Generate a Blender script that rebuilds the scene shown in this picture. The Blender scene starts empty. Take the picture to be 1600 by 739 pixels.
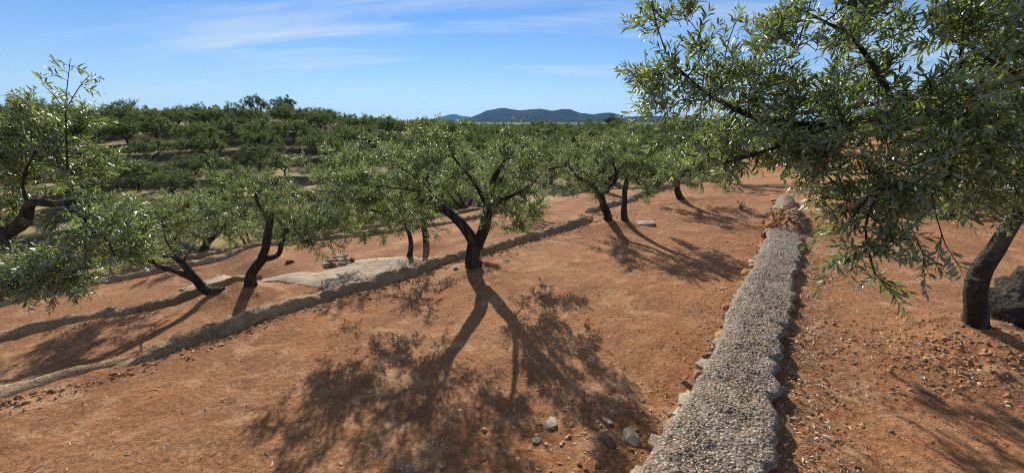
import bpy, bmesh, math, random
import numpy as np
from mathutils import Vector, Matrix, Quaternion

# ------------------------------------------------------------------ camera, sky, sun, exposure
sc = bpy.context.scene
COL = sc.collection
EYE = 1.62
F_PX = 600.0                       # focal length in pixels of a 1600 px wide picture
PITCH = math.atan((369.5 - 188.0) / F_PX)
cam_d = bpy.data.cameras.new("camera")
cam_d.sensor_width = 36.0
cam_d.lens = 36.0 * F_PX / 1600.0
cam_d.clip_start = 0.03
cam_d.clip_end = 60000
cam = bpy.data.objects.new("camera", cam_d)
cam.location = (0, 0, EYE)
cam.rotation_euler = (math.pi / 2 - PITCH, 0, 0)
COL.objects.link(cam)
sc.camera = cam

SUN_AZ = math.radians(-13.0)       # from +Y towards +X
SUN_EL = math.radians(29.0)
world = bpy.data.worlds.new("World")
sc.world = world
world.use_nodes = True
wn, wl = world.node_tree.nodes, world.node_tree.links
wn.clear()
w_out = wn.new("ShaderNodeOutputWorld")
w_bg = wn.new("ShaderNodeBackground")
w_bg.inputs[1].default_value = 0.05
sky = wn.new("ShaderNodeTexSky")
sky.sky_type = 'NISHITA'
sky.sun_disc = False
sky.sun_elevation = SUN_EL
sky.sun_rotation = SUN_AZ
sky.altitude = 300
sky.air_density = 1.0
sky.dust_density = 0.0
sky.ozone_density = 3.0


def wnode(kind, **kw):
    n = wn.new(kind)
    for k, v in kw.items():
        setattr(n, k, v)
    return n


def wmath(op, a, b=None, clamp=False):
    n = wn.new("ShaderNodeMath")
    n.operation = op
    n.use_clamp = clamp
    for i, s in enumerate((a, b)):
        if s is None:
            continue
        if isinstance(s, (int, float)):
            n.inputs[i].default_value = s
        else:
            wl.new(s, n.inputs[i])
    return n.outputs[0]


# thin cirrus: streaky noise on a plane high above the place
w_tc = wn.new("ShaderNodeTexCoord")
w_sep = wn.new("ShaderNodeSeparateXYZ")
wl.new(w_tc.outputs["Generated"], w_sep.inputs[0])
zz = wmath('ADD', wmath('MAXIMUM', w_sep.outputs[2], 0.0), 0.16)
px_ = wmath('DIVIDE', w_sep.outputs[0], zz)
py_ = wmath('DIVIDE', w_sep.outputs[1], zz)
w_comb = wn.new("ShaderNodeCombineXYZ")
wl.new(px_, w_comb.inputs[0]); wl.new(py_, w_comb.inputs[1])


def streak(scale_x, scale_y, rot, nscale, detail, lo, hi, dist=0.6, off=(0, 0, 0)):
    mp = wn.new("ShaderNodeMapping")
    mp.inputs["Rotation"].default_value = (0, 0, rot)
    mp.inputs["Scale"].default_value = (scale_x, scale_y, 1)
    mp.inputs["Location"].default_value = off
    wl.new(w_comb.outputs[0], mp.inputs[0])
    nz = wn.new("ShaderNodeTexNoise")
    nz.inputs["Scale"].default_value = nscale
    nz.inputs["Detail"].default_value = detail
    nz.inputs["Roughness"].default_value = 0.6
    nz.inputs["Distortion"].default_value = dist
    wl.new(mp.outputs[0], nz.inputs[0])
    mr = wn.new("ShaderNodeMapRange")
    mr.interpolation_type = 'SMOOTHSTEP'
    mr.inputs[1].default_value = lo
    mr.inputs[2].default_value = hi
    wl.new(nz.outputs[0], mr.inputs[0])
    return mr.outputs[0]


s1 = streak(0.16, 1.0, math.radians(-12), 1.7, 7, 0.36, 0.70, 0.5, (3.1, 0.4, 0))
s2 = streak(0.35, 1.0, math.radians(14), 3.4, 8, 0.50, 0.80, 1.0, (7.7, 2.2, 0))
s3 = streak(0.5, 0.5, 0, 0.9, 3, 0.22, 0.52, 0.2, (1.3, 5.0, 0))
cl = wmath('ADD', wmath('MULTIPLY', s1, 0.62), wmath('MULTIPLY', s2, 0.30))
cl = wmath('MULTIPLY', cl, wmath('ADD', wmath('MULTIPLY', s3, 0.85), 0.15), True)
# low veil of whitish air all round the horizon
veil = wmath('MULTIPLY', wmath('POWER', 2.718, wmath('MULTIPLY', wmath('MAXIMUM', w_sep.outputs[2], 0.0), -9.0)), 0.62)
cl = wmath('MAXIMUM', cl, veil)
cl = wmath('MINIMUM', wmath('ADD', cl, wmath('MULTIPLY', veil, 0.25)), 0.85)
w_mix = wn.new("ShaderNodeMix")
w_mix.data_type = 'RGBA'
wl.new(cl, w_mix.inputs["Factor"])
w_tint = wn.new("ShaderNodeMix"); w_tint.data_type = 'RGBA'; w_tint.blend_type = 'MULTIPLY'
w_tint.inputs["Factor"].default_value = 1.0
w_tint.inputs["B"].default_value = (0.60, 1.00, 1.46, 1)
wl.new(sky.outputs[0], w_tint.inputs["A"])
wl.new(w_tint.outputs["Result"], w_mix.inputs["A"])
w_mix.inputs["B"].default_value = (8.8, 10.2, 11.6, 1)
wl.new(w_mix.outputs["Result"], w_bg.inputs[0])
wl.new(w_bg.outputs[0], w_out.inputs[0])

sun_d = bpy.data.lights.new("sun", 'SUN')
sun_d.energy = 5.0
sun_d.angle = math.radians(0.53)
sun_d.color = (1.0, 0.94, 0.84)
sun = bpy.data.objects.new("sun", sun_d)
sdir = Vector((math.sin(SUN_AZ) * math.cos(SUN_EL), math.cos(SUN_AZ) * math.cos(SUN_EL), math.sin(SUN_EL)))
sun.rotation_euler = (-sdir).to_track_quat('-Z', 'Y').to_euler()
sun.location = (0, 0, 30)
COL.objects.link(sun)

sc.view_settings.view_transform = 'Standard'
sc.view_settings.look = 'None'
sc.view_settings.gamma = 1.0
sc.view_settings.use_curve_mapping = False
sc.view_settings.exposure = 0.6
sc.render.engine = 'CYCLES'
sc.cycles.use_denoising = False
sc.cycles.pixel_filter_type = 'BLACKMAN_HARRIS'
sc.cycles.filter_width = 1.05
sc.cycles.max_bounces = 6
sc.cycles.transparent_max_bounces = 6
sc.cycles.volume_bounces = 0

rng = np.random.default_rng(7)
random.seed(7)

#TERRAIN-BEGIN
# ------------------------------------------------------------------ terrain function
A = math.radians(40.0)             # the terraces run 40 degrees to the right of the view
SA, CA = math.sin(A), math.cos(A)


def to_uv(x, y):
    return x * SA + y * CA, -x * CA + y * SA


def to_xy(u, v):
    return u * SA - v * CA, u * CA + v * SA


def _hash(i, j, s):
    h = (i.astype(np.int64) * 374761393 + j.astype(np.int64) * 668265263 + s * 974634777) & 0xffffffff
    h = ((h ^ (h >> 13)) * 1274126177) & 0xffffffff
    h = h ^ (h >> 16)
    return (h & 0xffff) / 65535.0


def vnoise(x, y, s=0):
    x = np.asarray(x, float); y = np.asarray(y, float)
    i = np.floor(x); j = np.floor(y)
    fx = x - i; fy = y - j
    fx = fx * fx * fx * (fx * (fx * 6 - 15) + 10); fy = fy * fy * fy * (fy * (fy * 6 - 15) + 10)
    a = _hash(i, j, s); b = _hash(i + 1, j, s); c = _hash(i, j + 1, s); d = _hash(i + 1, j + 1, s)
    return (a * (1 - fx) + b * fx) * (1 - fy) + (c * (1 - fx) + d * fx) * fy - 0.5


def fbm(x, y, s=0, o=4):
    t = 0; a = 1.0; f = 1.0
    for k in range(o):
        t = t + a * vnoise(x * f + 13.7 * k, y * f - 7.1 * k, s + k)
        a *= 0.5; f *= 2.03
    return t


def sstep(a, b, x):
    t = np.clip((x - a) / (b - a), 0, 1)
    return t * t * (3 - 2 * t)


def interp(x, pts):
    return np.interp(x, [p[0] for p in pts], [p[1] for p in pts])


WALL_L = [(-6, .46), (1.4, .47), (2.6, .47), (5.9, .58), (7.5, .68), (10.2, .95)]
WALL_R = [(-6, -.12), (1.8, -.02), (4, .07), (6.6, .20), (9.7, .50), (10.2, .56)]
KERB1 = [(-8, 4.95), (-0.66, 4.82), (0.1, 4.62), (1.6, 4.66), (2.5, 4.52), (3.8, 4.36), (5.4, 4.18), (7.25, 3.88)]
KERB1B = [(7.9, 4.35), (9.2, 4.18), (10.8, 4.02), (14.5, 3.8)]
KERB2 = [(-9, 8.4), (-0.92, 8.07), (0.27, 7.79), (1.27, 7.72), (2.0, 7.5)]
KERB3 = [(-9, 11.0), (-1.05, 10.66), (0.47, 10.5), (1.87, 10.4), (3.75, 9.96), (5.7, 9.0), (7.7, 8.4), (10.5, 8.1)]
KERB4 = [(-9, 13.0), (-1.2, 12.4), (1.2, 12.2), (3.1, 12.2), (5.5, 11.6), (8.4, 11.0), (12, 10.8)]
MOUNDS = [(-.56, 5.15, .10, .42), (3.74, 2.72, .10, .55), (2.08, 7.75, .10, .5), (2.35, 7.6, .06, .35), (4.38, 9.72, .10, .6),
          (-4.36, 5.80, .13, .6), (-4.62, 5.68, .08, .45), (-2.12, 7.40, .08, .4), (-1.95, 8.28, .08, .4), (.60, 11.5, .1, .55)]
FAR_AZ = [-180, -110, -75, -50, -30, -15, 0, 15, 30, 50, 80, 120, 180]
FAR_R = [12, 24, 31, 70, 120, 300, 1200, 9500]
FAR_Z = np.array([
    [0.0, 0.0, 0.2, 1.0, 1.5, 2, 0, -20],
    [-1.2, -3.0, -3.5, -1, 1, 0, -5, -20],
    [-2.8, -5.4, -5.8, 0.4, 1.2, 0, -8, -20],
    [-2.6, -5.5, -5.8, 1.1, 1.9, 0, -8, -20],
    [-2.5, -5.2, -5.4, 0.9, 1.7, 0, -8, -20],
    [-2.1, -4.0, -4.1, -0.9, -.7, -3, -12, -20],
    [-1.5, -2.7, -2.9, -1.9, -2.0, -5, -14, -20],
    [-0.8, -1.6, -1.9, -2.1, -2.3, -5, -14, -20],
    [-0.5, -0.9, -1.2, -1.7, -2.0, -5, -14, -20],
    [0.05, 0.3, 0.5, 0.8, 0.9, 0, -8, -20],
    [0.0, 0.4, 0.7, 1.2, 1.4, 0, -8, -20],
    [0.0, 0.3, 0.5, 1.0, 1.5, 2, 0, -20],
    [0.0, 0.0, 0.2, 1.0, 1.5, 2, 0, -20]], float)


def far_z(x, y):
    r = np.hypot(x, y); az = np.degrees(np.arctan2(x, y))
    lr = np.log(np.clip(r, 12, 9500)); kr = np.log(np.array(FAR_R, float))
    ia = np.clip(np.searchsorted(FAR_AZ, az, side='right') - 1, 0, len(FAR_AZ) - 2)
    ta = (az - np.array(FAR_AZ)[ia]) / (np.array(FAR_AZ)[ia + 1] - np.array(FAR_AZ)[ia])
    ta = ta * ta * (3 - 2 * ta)
    ir = np.clip(np.searchsorted(kr, lr, side='right') - 1, 0, len(kr) - 2)
    rr = np.exp(lr); fr = np.array(FAR_R, float)
    tr = (rr - fr[ir]) / (fr[ir + 1] - fr[ir])
    z = (FAR_Z[ia, ir] * (1 - tr) + FAR_Z[ia, ir + 1] * tr) * (1 - ta) + (FAR_Z[ia + 1, ir] * (1 - tr) + FAR_Z[ia + 1, ir + 1] * tr) * ta
    # terraced slopes
    step = 0.80
    t = (z + 1.1 * fbm(x / 17.0, y / 17.0, 40, 3)) / step
    fl = np.floor(t); frac = t - fl
    wob = 0.80 + 0.08 * vnoise(x / 2.5, y / 2.5, 55)
    zt = step * (fl + sstep(wob, wob + 0.16, frac) * 0.92 + 0.08 * frac) - 1.1 * fbm(x / 17.0, y / 17.0, 40, 3) * 0.0
    w = sstep(14, 22, r) * (1 - sstep(100, 140, r)) * (1 - sstep(20, 45, az))
    z = z * (1 - w) + zt * w
    return z + 0.5 * fbm(x / 60, y / 60, 77, 3) * sstep(60, 150, r) + 0.10 * fbm(x / 3, y / 3, 78, 3) * sstep(14, 25, r)


def near_z(x, y):
    u, v = to_uv(x, y)
    vl = interp(u, WALL_L); vr = interp(u, WALL_R)
    k1 = np.where(u < 7.55, interp(u, KERB1), interp(u, KERB1B))
    k2 = interp(u, KERB2); k3 = interp(u, KERB3); k4 = interp(u, KERB4)
    up = -0.05 + 0.12 * sstep(-2, -9, v) + 0.03 * fbm(x / 1.7, y / 1.7, 1, 3)
    up = up + 0.30 * sstep(0.0, 0.5, (u - 9.9) + (v + 1.3) * 0.65) * sstep(0.3, -0.6, v) * (1 - sstep(13, 18, u) * .3)
    mid = -0.40 - 0.10 * np.clip((v - vl) / np.maximum(k1 - vl, .5), 0, 1) + 0.05 * fbm(x / 1.5, y / 1.5, 2, 3)
    mid = mid + 0.14 * sstep(6.5, 14, u)
    # shallow channel foot of the wall
    wend = sstep(10.0, 12.5, u)
    w_step = (1 - wend) * sstep(vl - .14, vl + .02, v) + wend * sstep(-1.2, 2.2, v)
    z = up * (1 - w_step) + mid * w_step
    t2 = -1.04 - 0.10 * sstep(.2, 2.0, v - k1) + 0.05 * fbm(x / 1.4, y / 1.4, 3, 3) + 0.10 * sstep(3, 9, u)
    z = z + (t2 - z) * sstep(k1 + .02, k1 + .26, v)
    t3 = -1.42 + 0.05 * fbm(x / 1.4, y / 1.4, 4, 3)
    s2 = sstep(k2 + .02, k2 + .25, v) * (1 - sstep(1.8, 2.9, u)) + sstep(2.2, 3.5, u) * sstep(7.0, 8.3, v) * 0.6
    z = z + (t3 - z) * np.clip(s2, 0, 1)
    z = z + (-1.75 + 0.06 * fbm(x / 1.6, y / 1.6, 5, 3) - z) * sstep(k3 + .02, k3 + .3, v)
    z = z + (-2.1 - .42 * np.clip(v - k4, 0, 5) - z) * sstep(k4 + .05, k4 + .4, v)
    for (mx, my, mh, mr) in MOUNDS:
        d2 = ((x - mx) ** 2 + (y - my) ** 2) / mr ** 2
        z = z + mh * np.exp(-d2 * 1.3) * (1 + .5 * vnoise(x / .12, y / .12, 9))
    return z


def ground_z(x, y):
    x = np.asarray(x, float); y = np.asarray(y, float)
    r = np.hypot(x, y)
    w = sstep(13.0, 18.5, r)
    z = near_z(x, y) * (1 - w) + far_z(x, y) * w
    # crumbly relief close by
    fade = 1 - sstep(7, 16, r)
    z = z + fade * (0.016 * fbm(x / .45, y / .45, 20, 3) + 0.010 * fbm(x / .11, y / .11, 24, 2))
    dug = np.exp(-(((x - 3.35) / .75) ** 2 + ((y - 2.35) / .42) ** 2))
    z = z + dug * (0.05 * np.abs(fbm(x / .13, y / .13, 28, 3)) + 0.03)
    return z
#TERRAIN-END


def gz(x, y):
    return float(ground_z(np.array([x]), np.array([y]))[0])


CP, SP = math.cos(PITCH), math.sin(PITCH)


def at(px, py, Y):
    """the point of the place at forward distance Y (metres) on the line of sight of a photograph position"""
    a = (px - 800) / F_PX; b = (369.5 - py) / F_PX
    dx, dy, dz = a, CP + b * SP, -SP + b * CP
    t = Y / dy
    return np.array([dx * t, Y, EYE + dz * t])


def project(P):
    P = np.asarray(P, float)
    v = P - np.array([0, 0, EYE])
    w = v[..., 1] * CP - v[..., 2] * SP
    uu = v[..., 1] * SP + v[..., 2] * CP
    return 800 + F_PX * v[..., 0] / w, 369.5 - F_PX * uu / w, w


# ------------------------------------------------------------------ mesh helpers
def mesh_from(name, verts, faces4=None, faces3=None, mats=(), smooth=True, matidx=None):
    me = bpy.data.meshes.new(name)
    verts = np.asarray(verts, np.float32)
    f4 = np.asarray(faces4 if faces4 is not None else np.zeros((0, 4)), np.int32).reshape(-1, 4)
    f3 = np.asarray(faces3 if faces3 is not None else np.zeros((0, 3)), np.int32).reshape(-1, 3)
    me.vertices.add(len(verts)); me.vertices.foreach_set("co", verts.ravel())
    nl = f4.size + f3.size
    me.loops.add(nl)
    me.loops.foreach_set("vertex_index", np.concatenate([f4.ravel(), f3.ravel()]))
    n4, n3 = len(f4), len(f3)
    me.polygons.add(n4 + n3)
    st = np.concatenate([np.arange(n4) * 4, n4 * 4 + np.arange(n3) * 3]).astype(np.int32)
    me.polygons.foreach_set("loop_start", st)
    if smooth:
        me.polygons.foreach_set("use_smooth", np.ones(n4 + n3, bool))
    for m in mats:
        me.materials.append(m)
    if matidx is not None:
        me.polygons.foreach_set("material_index", np.asarray(matidx, np.int32))
    me.update(calc_edges=True)
    return me


def vattr(me, name, vals):
    a = me.attributes.new(name, 'FLOAT', 'POINT')
    a.data.foreach_set("value", np.asarray(vals, np.float32))


def link(name, me, parent=None, **props):
    o = bpy.data.objects.new(name, me)
    COL.objects.link(o)
    if parent is not None:
        o.parent = parent
    for k, v in props.items():
        o[k] = v
    return o


def sweep(pts, rad, sides, seed=0, rough=0.0, cap=True):
    """tube along pts"""
    P = np.asarray(pts, float); n = len(P); rad = np.asarray(rad, float)
    T = np.gradient(P, axis=0); T /= np.linalg.norm(T, axis=1)[:, None] + 1e-9
    ref = np.array([0.31, 0.87, 0.2])
    if abs(np.dot(T.mean(0), ref)) > 0.85 * np.linalg.norm(T.mean(0)):
        ref = np.array([0.9, -0.2, 0.3])
    N = ref - T * (T @ ref)[:, None]; N /= np.linalg.norm(N, axis=1)[:, None] + 1e-9
    B = np.cross(T, N)
    th = np.arange(sides) * 2 * math.pi / sides
    R = np.repeat(rad[:, None], sides, 1)
    if rough:
        s = np.concatenate([[0], np.cumsum(np.linalg.norm(np.diff(P, axis=0), axis=1))])
        tt = th / (2 * math.pi)
        nn = 0
        for q, (fs, ft, am) in enumerate(((4, 5, .6), (11, 7, .35), (2, 3, .7))):
            w = tt[None, :]
            a1 = vnoise(s[:, None] * fs + seed, w * ft, seed + q); a2 = vnoise(s[:, None] * fs + seed, (w - 1) * ft, seed + q)
            nn = nn + am * (a1 * (1 - w) + a2 * w)
        R = R * (1 + rough * nn)
    V = P[:, None, :] + R[:, :, None] * (np.cos(th)[None, :, None] * N[:, None, :] + np.sin(th)[None, :, None] * B[:, None, :])
    V = V.reshape(-1, 3)
    i = np.arange(n - 1)[:, None] * sides; j = np.arange(sides)[None, :]; j2 = (j + 1) % sides
    f4 = np.stack([i + j, i + j2, i + sides + j2, i + sides + j], -1).reshape(-1, 4)
    f3 = np.zeros((0, 3), int)
    if cap:
        V = np.vstack([V, P[-1] + T[-1] * rad[-1] * .15])
        k = len(V) - 1; b = (n - 1) * sides
        f3 = np.stack([b + np.arange(sides), b + (np.arange(sides) + 1) % sides, np.full(sides, k)], -1)
    return V, f4, f3


class Acc:
    def __init__(self):
        self.v, self.f4, self.f3, self.n = [], [], [], 0

    def add(self, V, f4=None, f3=None):
        self.v.append(np.asarray(V, float))
        if f4 is not None and len(f4):
            self.f4.append(np.asarray(f4) + self.n)
        if f3 is not None and len(f3):
            self.f3.append(np.asarray(f3) + self.n)
        self.n += len(V)

    def mesh(self, name, mats, smooth=True):
        return mesh_from(name, np.vstack(self.v), np.vstack(self.f4) if self.f4 else None,
                         np.vstack(self.f3) if self.f3 else None, mats, smooth)


def catmull(pts, step):
    P = np.asarray(pts, float)
    if P.shape[0] < 3:
        n = max(2, int(np.linalg.norm(P[-1, :3] - P[0, :3]) / step) + 1)
        t = np.linspace(0, 1, n)[:, None]
        return P[0] * (1 - t) + P[-1] * t
    E = np.vstack([2 * P[0] - P[1], P, 2 * P[-1] - P[-2]])
    out = []
    for k in range(1, len(E) - 2):
        p0, p1, p2, p3 = E[k - 1], E[k], E[k + 1], E[k + 2]
        n = max(2, int(np.linalg.norm((p2 - p1)[:3]) / step))
        t = np.linspace(0, 1, n, endpoint=False)[:, None]
        out.append(0.5 * (2 * p1 + (p2 - p0) * t + (2 * p0 - 5 * p1 + 4 * p2 - p3) * t ** 2 + (3 * p1 - p0 - 3 * p2 + p3) * t ** 3))
    out.append(P[-1:])
    return np.vstack(out)


# ------------------------------------------------------------------ materials
def mat(name):
    m = bpy.data.materials.new(name)
    m.use_nodes = True
    nt = m.node_tree
    b = nt.nodes["Principled BSDF"]
    return m, nt, b


class NB:
    def __init__(self, nt):
        self.nt = nt

    def n(self, kind, **kw):
        n = self.nt.nodes.new(kind)
        for k, v in kw.items():
            setattr(n, k, v)
        return n

    def l(self, a, b):
        self.nt.links.new(a, b)

    def coord(self):
        return self.n("ShaderNodeTexCoord").outputs["Object"]

    def pos(self):
        return self.n("ShaderNodeNewGeometry").outputs["Position"]

    def noise(self, vec, scale, detail=4, rough=.55, dist=0.0, stretch=None):
        if stretch:
            mp = self.n("ShaderNodeMapping"); mp.inputs["Scale"].default_value = stretch
            self.l(vec, mp.inputs[0]); vec = mp.outputs[0]
        t = self.n("ShaderNodeTexNoise")
        t.inputs["Scale"].default_value = scale; t.inputs["Detail"].default_value = detail
        t.inputs["Roughness"].default_value = rough; t.inputs["Distortion"].default_value = dist
        self.l(vec, t.inputs["Vector"])
        return t.outputs["Fac"]

    def voro(self, vec, scale, feature='F1', rnd=1.0):
        t = self.n("ShaderNodeTexVoronoi"); t.feature = feature
        t.inputs["Scale"].default_value = scale; t.inputs["Randomness"].default_value = rnd
        self.l(vec, t.inputs["Vector"])
        return t

    def ramp(self, fac, stops):
        r = self.n("ShaderNodeValToRGB")
        e = r.color_ramp.elements
        while len(e) < len(stops):
            e.new(0.5)
        for k, (p, c) in enumerate(stops):
            e[k].position = p
            e[k].color = (*c, 1) if len(c) == 3 else c
        self.l(fac, r.inputs[0])
        return r.outputs[0]

    def rng(self, fac, a, b, c=0.0, d=1.0):
        m = self.n("ShaderNodeMapRange")
        m.interpolation_type = 'SMOOTHSTEP'
        for i, v in enumerate((a, b, c, d)):
            m.inputs[i + 1].default_value = v
        self.l(fac, m.inputs[0])
        return m.outputs[0]

    def mix(self, fac, a, b, mode='MIX'):
        m = self.n("ShaderNodeMix"); m.data_type = 'RGBA'; m.blend_type = mode
        for s, v in (("Factor", fac), ("A", a), ("B", b)):
            if isinstance(v, (int, float)):
                m.inputs[s].default_value = v
            elif isinstance(v, tuple):
                m.inputs[s].default_value = (*v, 1)
            else:
                self.l(v, m.inputs[s])
        return m.outputs["Result"]

    def math(self, op, a, b=None):
        m = self.n("ShaderNodeMath"); m.operation = op
        for i, v in enumerate((a, b)):
            if v is None:
                continue
            if isinstance(v, (int, float)):
                m.inputs[i].default_value = v
            else:
                self.l(v, m.inputs[i])
        return m.outputs[0]

    def bump(self, h, strength, dist, normal=None):
        b = self.n("ShaderNodeBump")
        b.inputs["Strength"].default_value = strength; b.inputs["Distance"].default_value = dist
        self.l(h, b.inputs["Height"])
        if normal is not None:
            self.l(normal, b.inputs["Normal"])
        return b.outputs[0]

    def attr(self, name):
        a = self.n("ShaderNodeAttribute"); a.attribute_name = name
        return a.outputs["Fac"]


def soil_color(N, p):
    big = N.noise(p, 0.55, 5, .6, .4)
    base = N.ramp(big, [(0.28, (0.215, 0.098, 0.042)), (0.5, (0.312, 0.147, 0.066)), (0.72, (0.395, 0.203, 0.096))])
    med = N.noise(p, 3.2, 6, .65, .8, (1.0, 1.0, 1.0))
    base = N.mix(N.rng(med, .53, .68, 0, .72), base, (0.51, 0.315, 0.185))
    dark = N.noise(p, 5.7, 5, .6, .3)
    base = N.mix(N.rng(dark, .56, .70, 0, .45), base, (0.175, 0.085, 0.050))
    crust = N.noise(p, 1.5, 7, .72, 1.2, (1.0, 1.7, 1.0))
    base = N.mix(N.rng(crust, .53, .60, 0, .62), base, (0.50, 0.30, 0.16))
    grav = N.noise(p, 0.75, 5, .62, .6)
    base = N.mix(N.rng(grav, .52, .60, 0, .55), base, (0.205, 0.090, 0.048))
    red = N.noise(p, 0.9, 3, .5, .2)
    base = N.mix(N.rng(red, .50, .68, 0, .40), base, (0.385, 0.145, 0.052))
    grit = N.noise(p, 85, 3, .7)
    base = N.mix(N.rng(grit, .42, .64, 0, .42), base, (0.13, 0.052, 0.024))
    g2 = N.noise(p, 38, 4, .7)
    base = N.mix(N.rng(g2, .50, .66, 0, .40), base, (0.50, 0.29, 0.155))
    base = N.mix(N.rng(g2, .46, .34, 0, .40), base, (0.15, 0.062, 0.030))
    v = N.voro(p, 46)
    base = N.mix(N.rng(v.outputs["Distance"], .16, .05, 0, .40), base, (0.60, 0.38, 0.24))
    base = N.mix(1.0, base, (0.95, 0.915, 0.90), 'MULTIPLY')
    return base, grit, med


def make_ground_mat():
    m, nt, b = mat("red_soil_and_hillside")
    N = NB(nt)
    p = N.pos()
    base, grit, med = soil_color(N, p)
    # the far slopes: straw coloured grass and brown earth, stony risers
    far = N.attr("far")
    g1 = N.noise(p, .35, 6, .65, .5)
    grass = N.ramp(g1, [(.30, (0.14, 0.105, 0.048)), (.46, (0.33, 0.235, 0.105)), (.60, (0.20, 0.170, 0.068)), (.74, (0.42, 0.30, 0.15))])
    fine = N.noise(p, 6, 4, .7)
    grass = N.mix(N.rng(fine, .45, .7, 0, .5), grass, (0.10, 0.085, 0.035))
    geo = N.n("ShaderNodeNewGeometry")
    sep = N.n("ShaderNodeSeparateXYZ"); N.l(geo.outputs["True Normal"], sep.inputs[0])
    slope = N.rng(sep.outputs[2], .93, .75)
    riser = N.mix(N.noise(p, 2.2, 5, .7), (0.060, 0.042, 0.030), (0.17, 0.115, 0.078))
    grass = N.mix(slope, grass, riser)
    wood = N.attr("wood")
    grass = N.mix(wood, grass, (0.036, 0.05, 0.022))
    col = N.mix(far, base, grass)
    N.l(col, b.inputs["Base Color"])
    b.inputs["Roughness"].default_value = .95
    b.inputs["Specular IOR Level"].default_value = .12
    clod = N.voro(p, 24).outputs["Distance"]
    h1 = N.bump(N.noise(p, 22, 7, .75), .5, .03)
    h2 = N.bump(clod, .35, .02, h1)
    h3 = N.bump(grit, .8, .010, h2)
    N.l(h3, b.inputs["Normal"])
    return m


def make_simple(name, c1, c2, scale, rough=.9, bump=.4, bdist=.02, c3=None, detail=6, spec=.2):
    m, nt, b = mat(name)
    N = NB(nt); p = N.coord()
    f = N.noise(p, scale, detail, .65, .4)
    st = [(.32, c1), (.66, c2)] if c3 is None else [(.28, c1), (.5, c2), (.72, c3)]
    col = N.ramp(f, st)
    f2 = N.noise(p, scale * 9, 4, .7)
    col = N.mix(N.rng(f2, .42, .68, 0, .45), col, tuple(x * .45 for x in c1))
    N.l(col, b.inputs["Base Color"])
    b.inputs["Roughness"].default_value = rough
    b.inputs["Specular IOR Level"].default_value = spec
    h = N.bump(f2, bump, bdist)
    N.l(N.bump(f, bump, bdist * 3, h), b.inputs["Normal"])
    return m


def make_mortar():
    m, nt, b = mat("weathered_lime_mortar")
    N = NB(nt); p = N.pos()
    f = N.noise(p, 2.4, 6, .65, .6)
    col = N.ramp(f, [(.28, (0.19, 0.112, 0.060)), (.48, (0.34, 0.228, 0.135)), (.72, (0.48, 0.355, 0.225))])
    dirt = N.noise(p, 1.1, 4, .6, .3)
    col = N.mix(N.rng(dirt, .47, .66, 0, .7), col, (0.30, 0.15, 0.072))
    spk = N.noise(p, 60, 3, .7)
    col = N.mix(N.rng(spk, .46, .62, 0, .6), col, (0.075, 0.05, 0.032))
    N.l(col, b.inputs["Base Color"])
    b.inputs["Roughness"].default_value = .93
    b.inputs["Specular IOR Level"].default_value = .15
    h = N.bump(N.noise(p, 14, 6, .7), .7, .05)
    h = N.bump(N.voro(p, 38).outputs["Distance"], .4, .012, h)
    N.l(N.bump(spk, .5, .006, h), b.inputs["Normal"])
    return m


def make_capping():
    m, nt, b = mat("pebble_concrete")
    N = NB(nt); p = N.pos()
    v = N.voro(p, 62)
    vc = N.n("ShaderNodeSeparateColor"); N.l(v.outputs["Color"], vc.inputs[0])
    peb = N.ramp(vc.outputs[0], [(.0, (0.13, 0.10, 0.08)), (.35, (0.25, 0.20, 0.155)), (.65, (0.21, 0.18, 0.15)), (1.0, (0.48, 0.41, 0.32))])
    mort = N.mix(N.noise(p, 5, 5, .6), (0.10, 0.068, 0.044), (0.27, 0.19, 0.125))
    col = N.mix(N.rng(v.outputs["Distance"], .42, .62), peb, mort)
    dirt = N.noise(p, 2.3, 5, .65, .5)
    col = N.mix(N.rng(dirt, .54, .72, 0, .5), col, (0.27, 0.14, 0.075))
    N.l(col, b.inputs["Base Color"])
    b.inputs["Roughness"].default_value = .9
    b.inputs["Specular IOR Level"].default_value = .2
    inv = N.math('SUBTRACT', 1.0, v.outputs["Distance"])
    h = N.bump(inv, .9, .012)
    N.l(N.bump(N.noise(p, 9, 5, .7), .6, .04, h), b.inputs["Normal"])
    return m


def make_pebble_mat():
    m, nt, b = mat("pebbles")
    N = NB(nt)
    r = N.attr("rnd")
    col = N.ramp(r, [(.0, (0.032, 0.023, 0.015)), (.3, (0.13, 0.092, 0.060)), (.55, (0.24, 0.178, 0.118)), (.78, (0.19, 0.150, 0.112)), (.9, (0.54, 0.45, 0.34)), (1., (0.40, 0.19, 0.10))])
    N.l(col, b.inputs["Base Color"])
    b.inputs["Roughness"].default_value = .8
    b.inputs["Specular IOR Level"].default_value = .25
    return m


def make_rock(name, a, c, d):
    m, nt, b = mat(name)
    N = NB(nt); p = N.coord()
    oi = N.n("ShaderNodeObjectInfo")
    vm = N.n("ShaderNodeVectorMath"); vm.operation = 'ADD'
    N.l(p, vm.inputs[0]); N.l(oi.outputs["Random"], vm.inputs[1])
    f = N.noise(vm.outputs[0], 3.0, 6, .65, .5)
    col = N.ramp(f, [(.3, a), (.5, c), (.72, d)])
    var = N.n("ShaderNodeMapRange"); var.inputs[3].default_value = .62; var.inputs[4].default_value = 1.15
    N.l(oi.outputs["Random"], var.inputs[0])
    hsv = N.n("ShaderNodeHueSaturation"); N.l(var.outputs[0], hsv.inputs["Value"]); N.l(col, hsv.inputs["Color"])
    N.l(hsv.outputs[0], b.inputs["Base Color"])
    b.inputs["Roughness"].default_value = .9
    b.inputs["Specular IOR Level"].default_value = .2
    N.l(N.bump(N.noise(vm.outputs[0], 16, 6, .7), .6, .04), b.inputs["Normal"])
    return m


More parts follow.
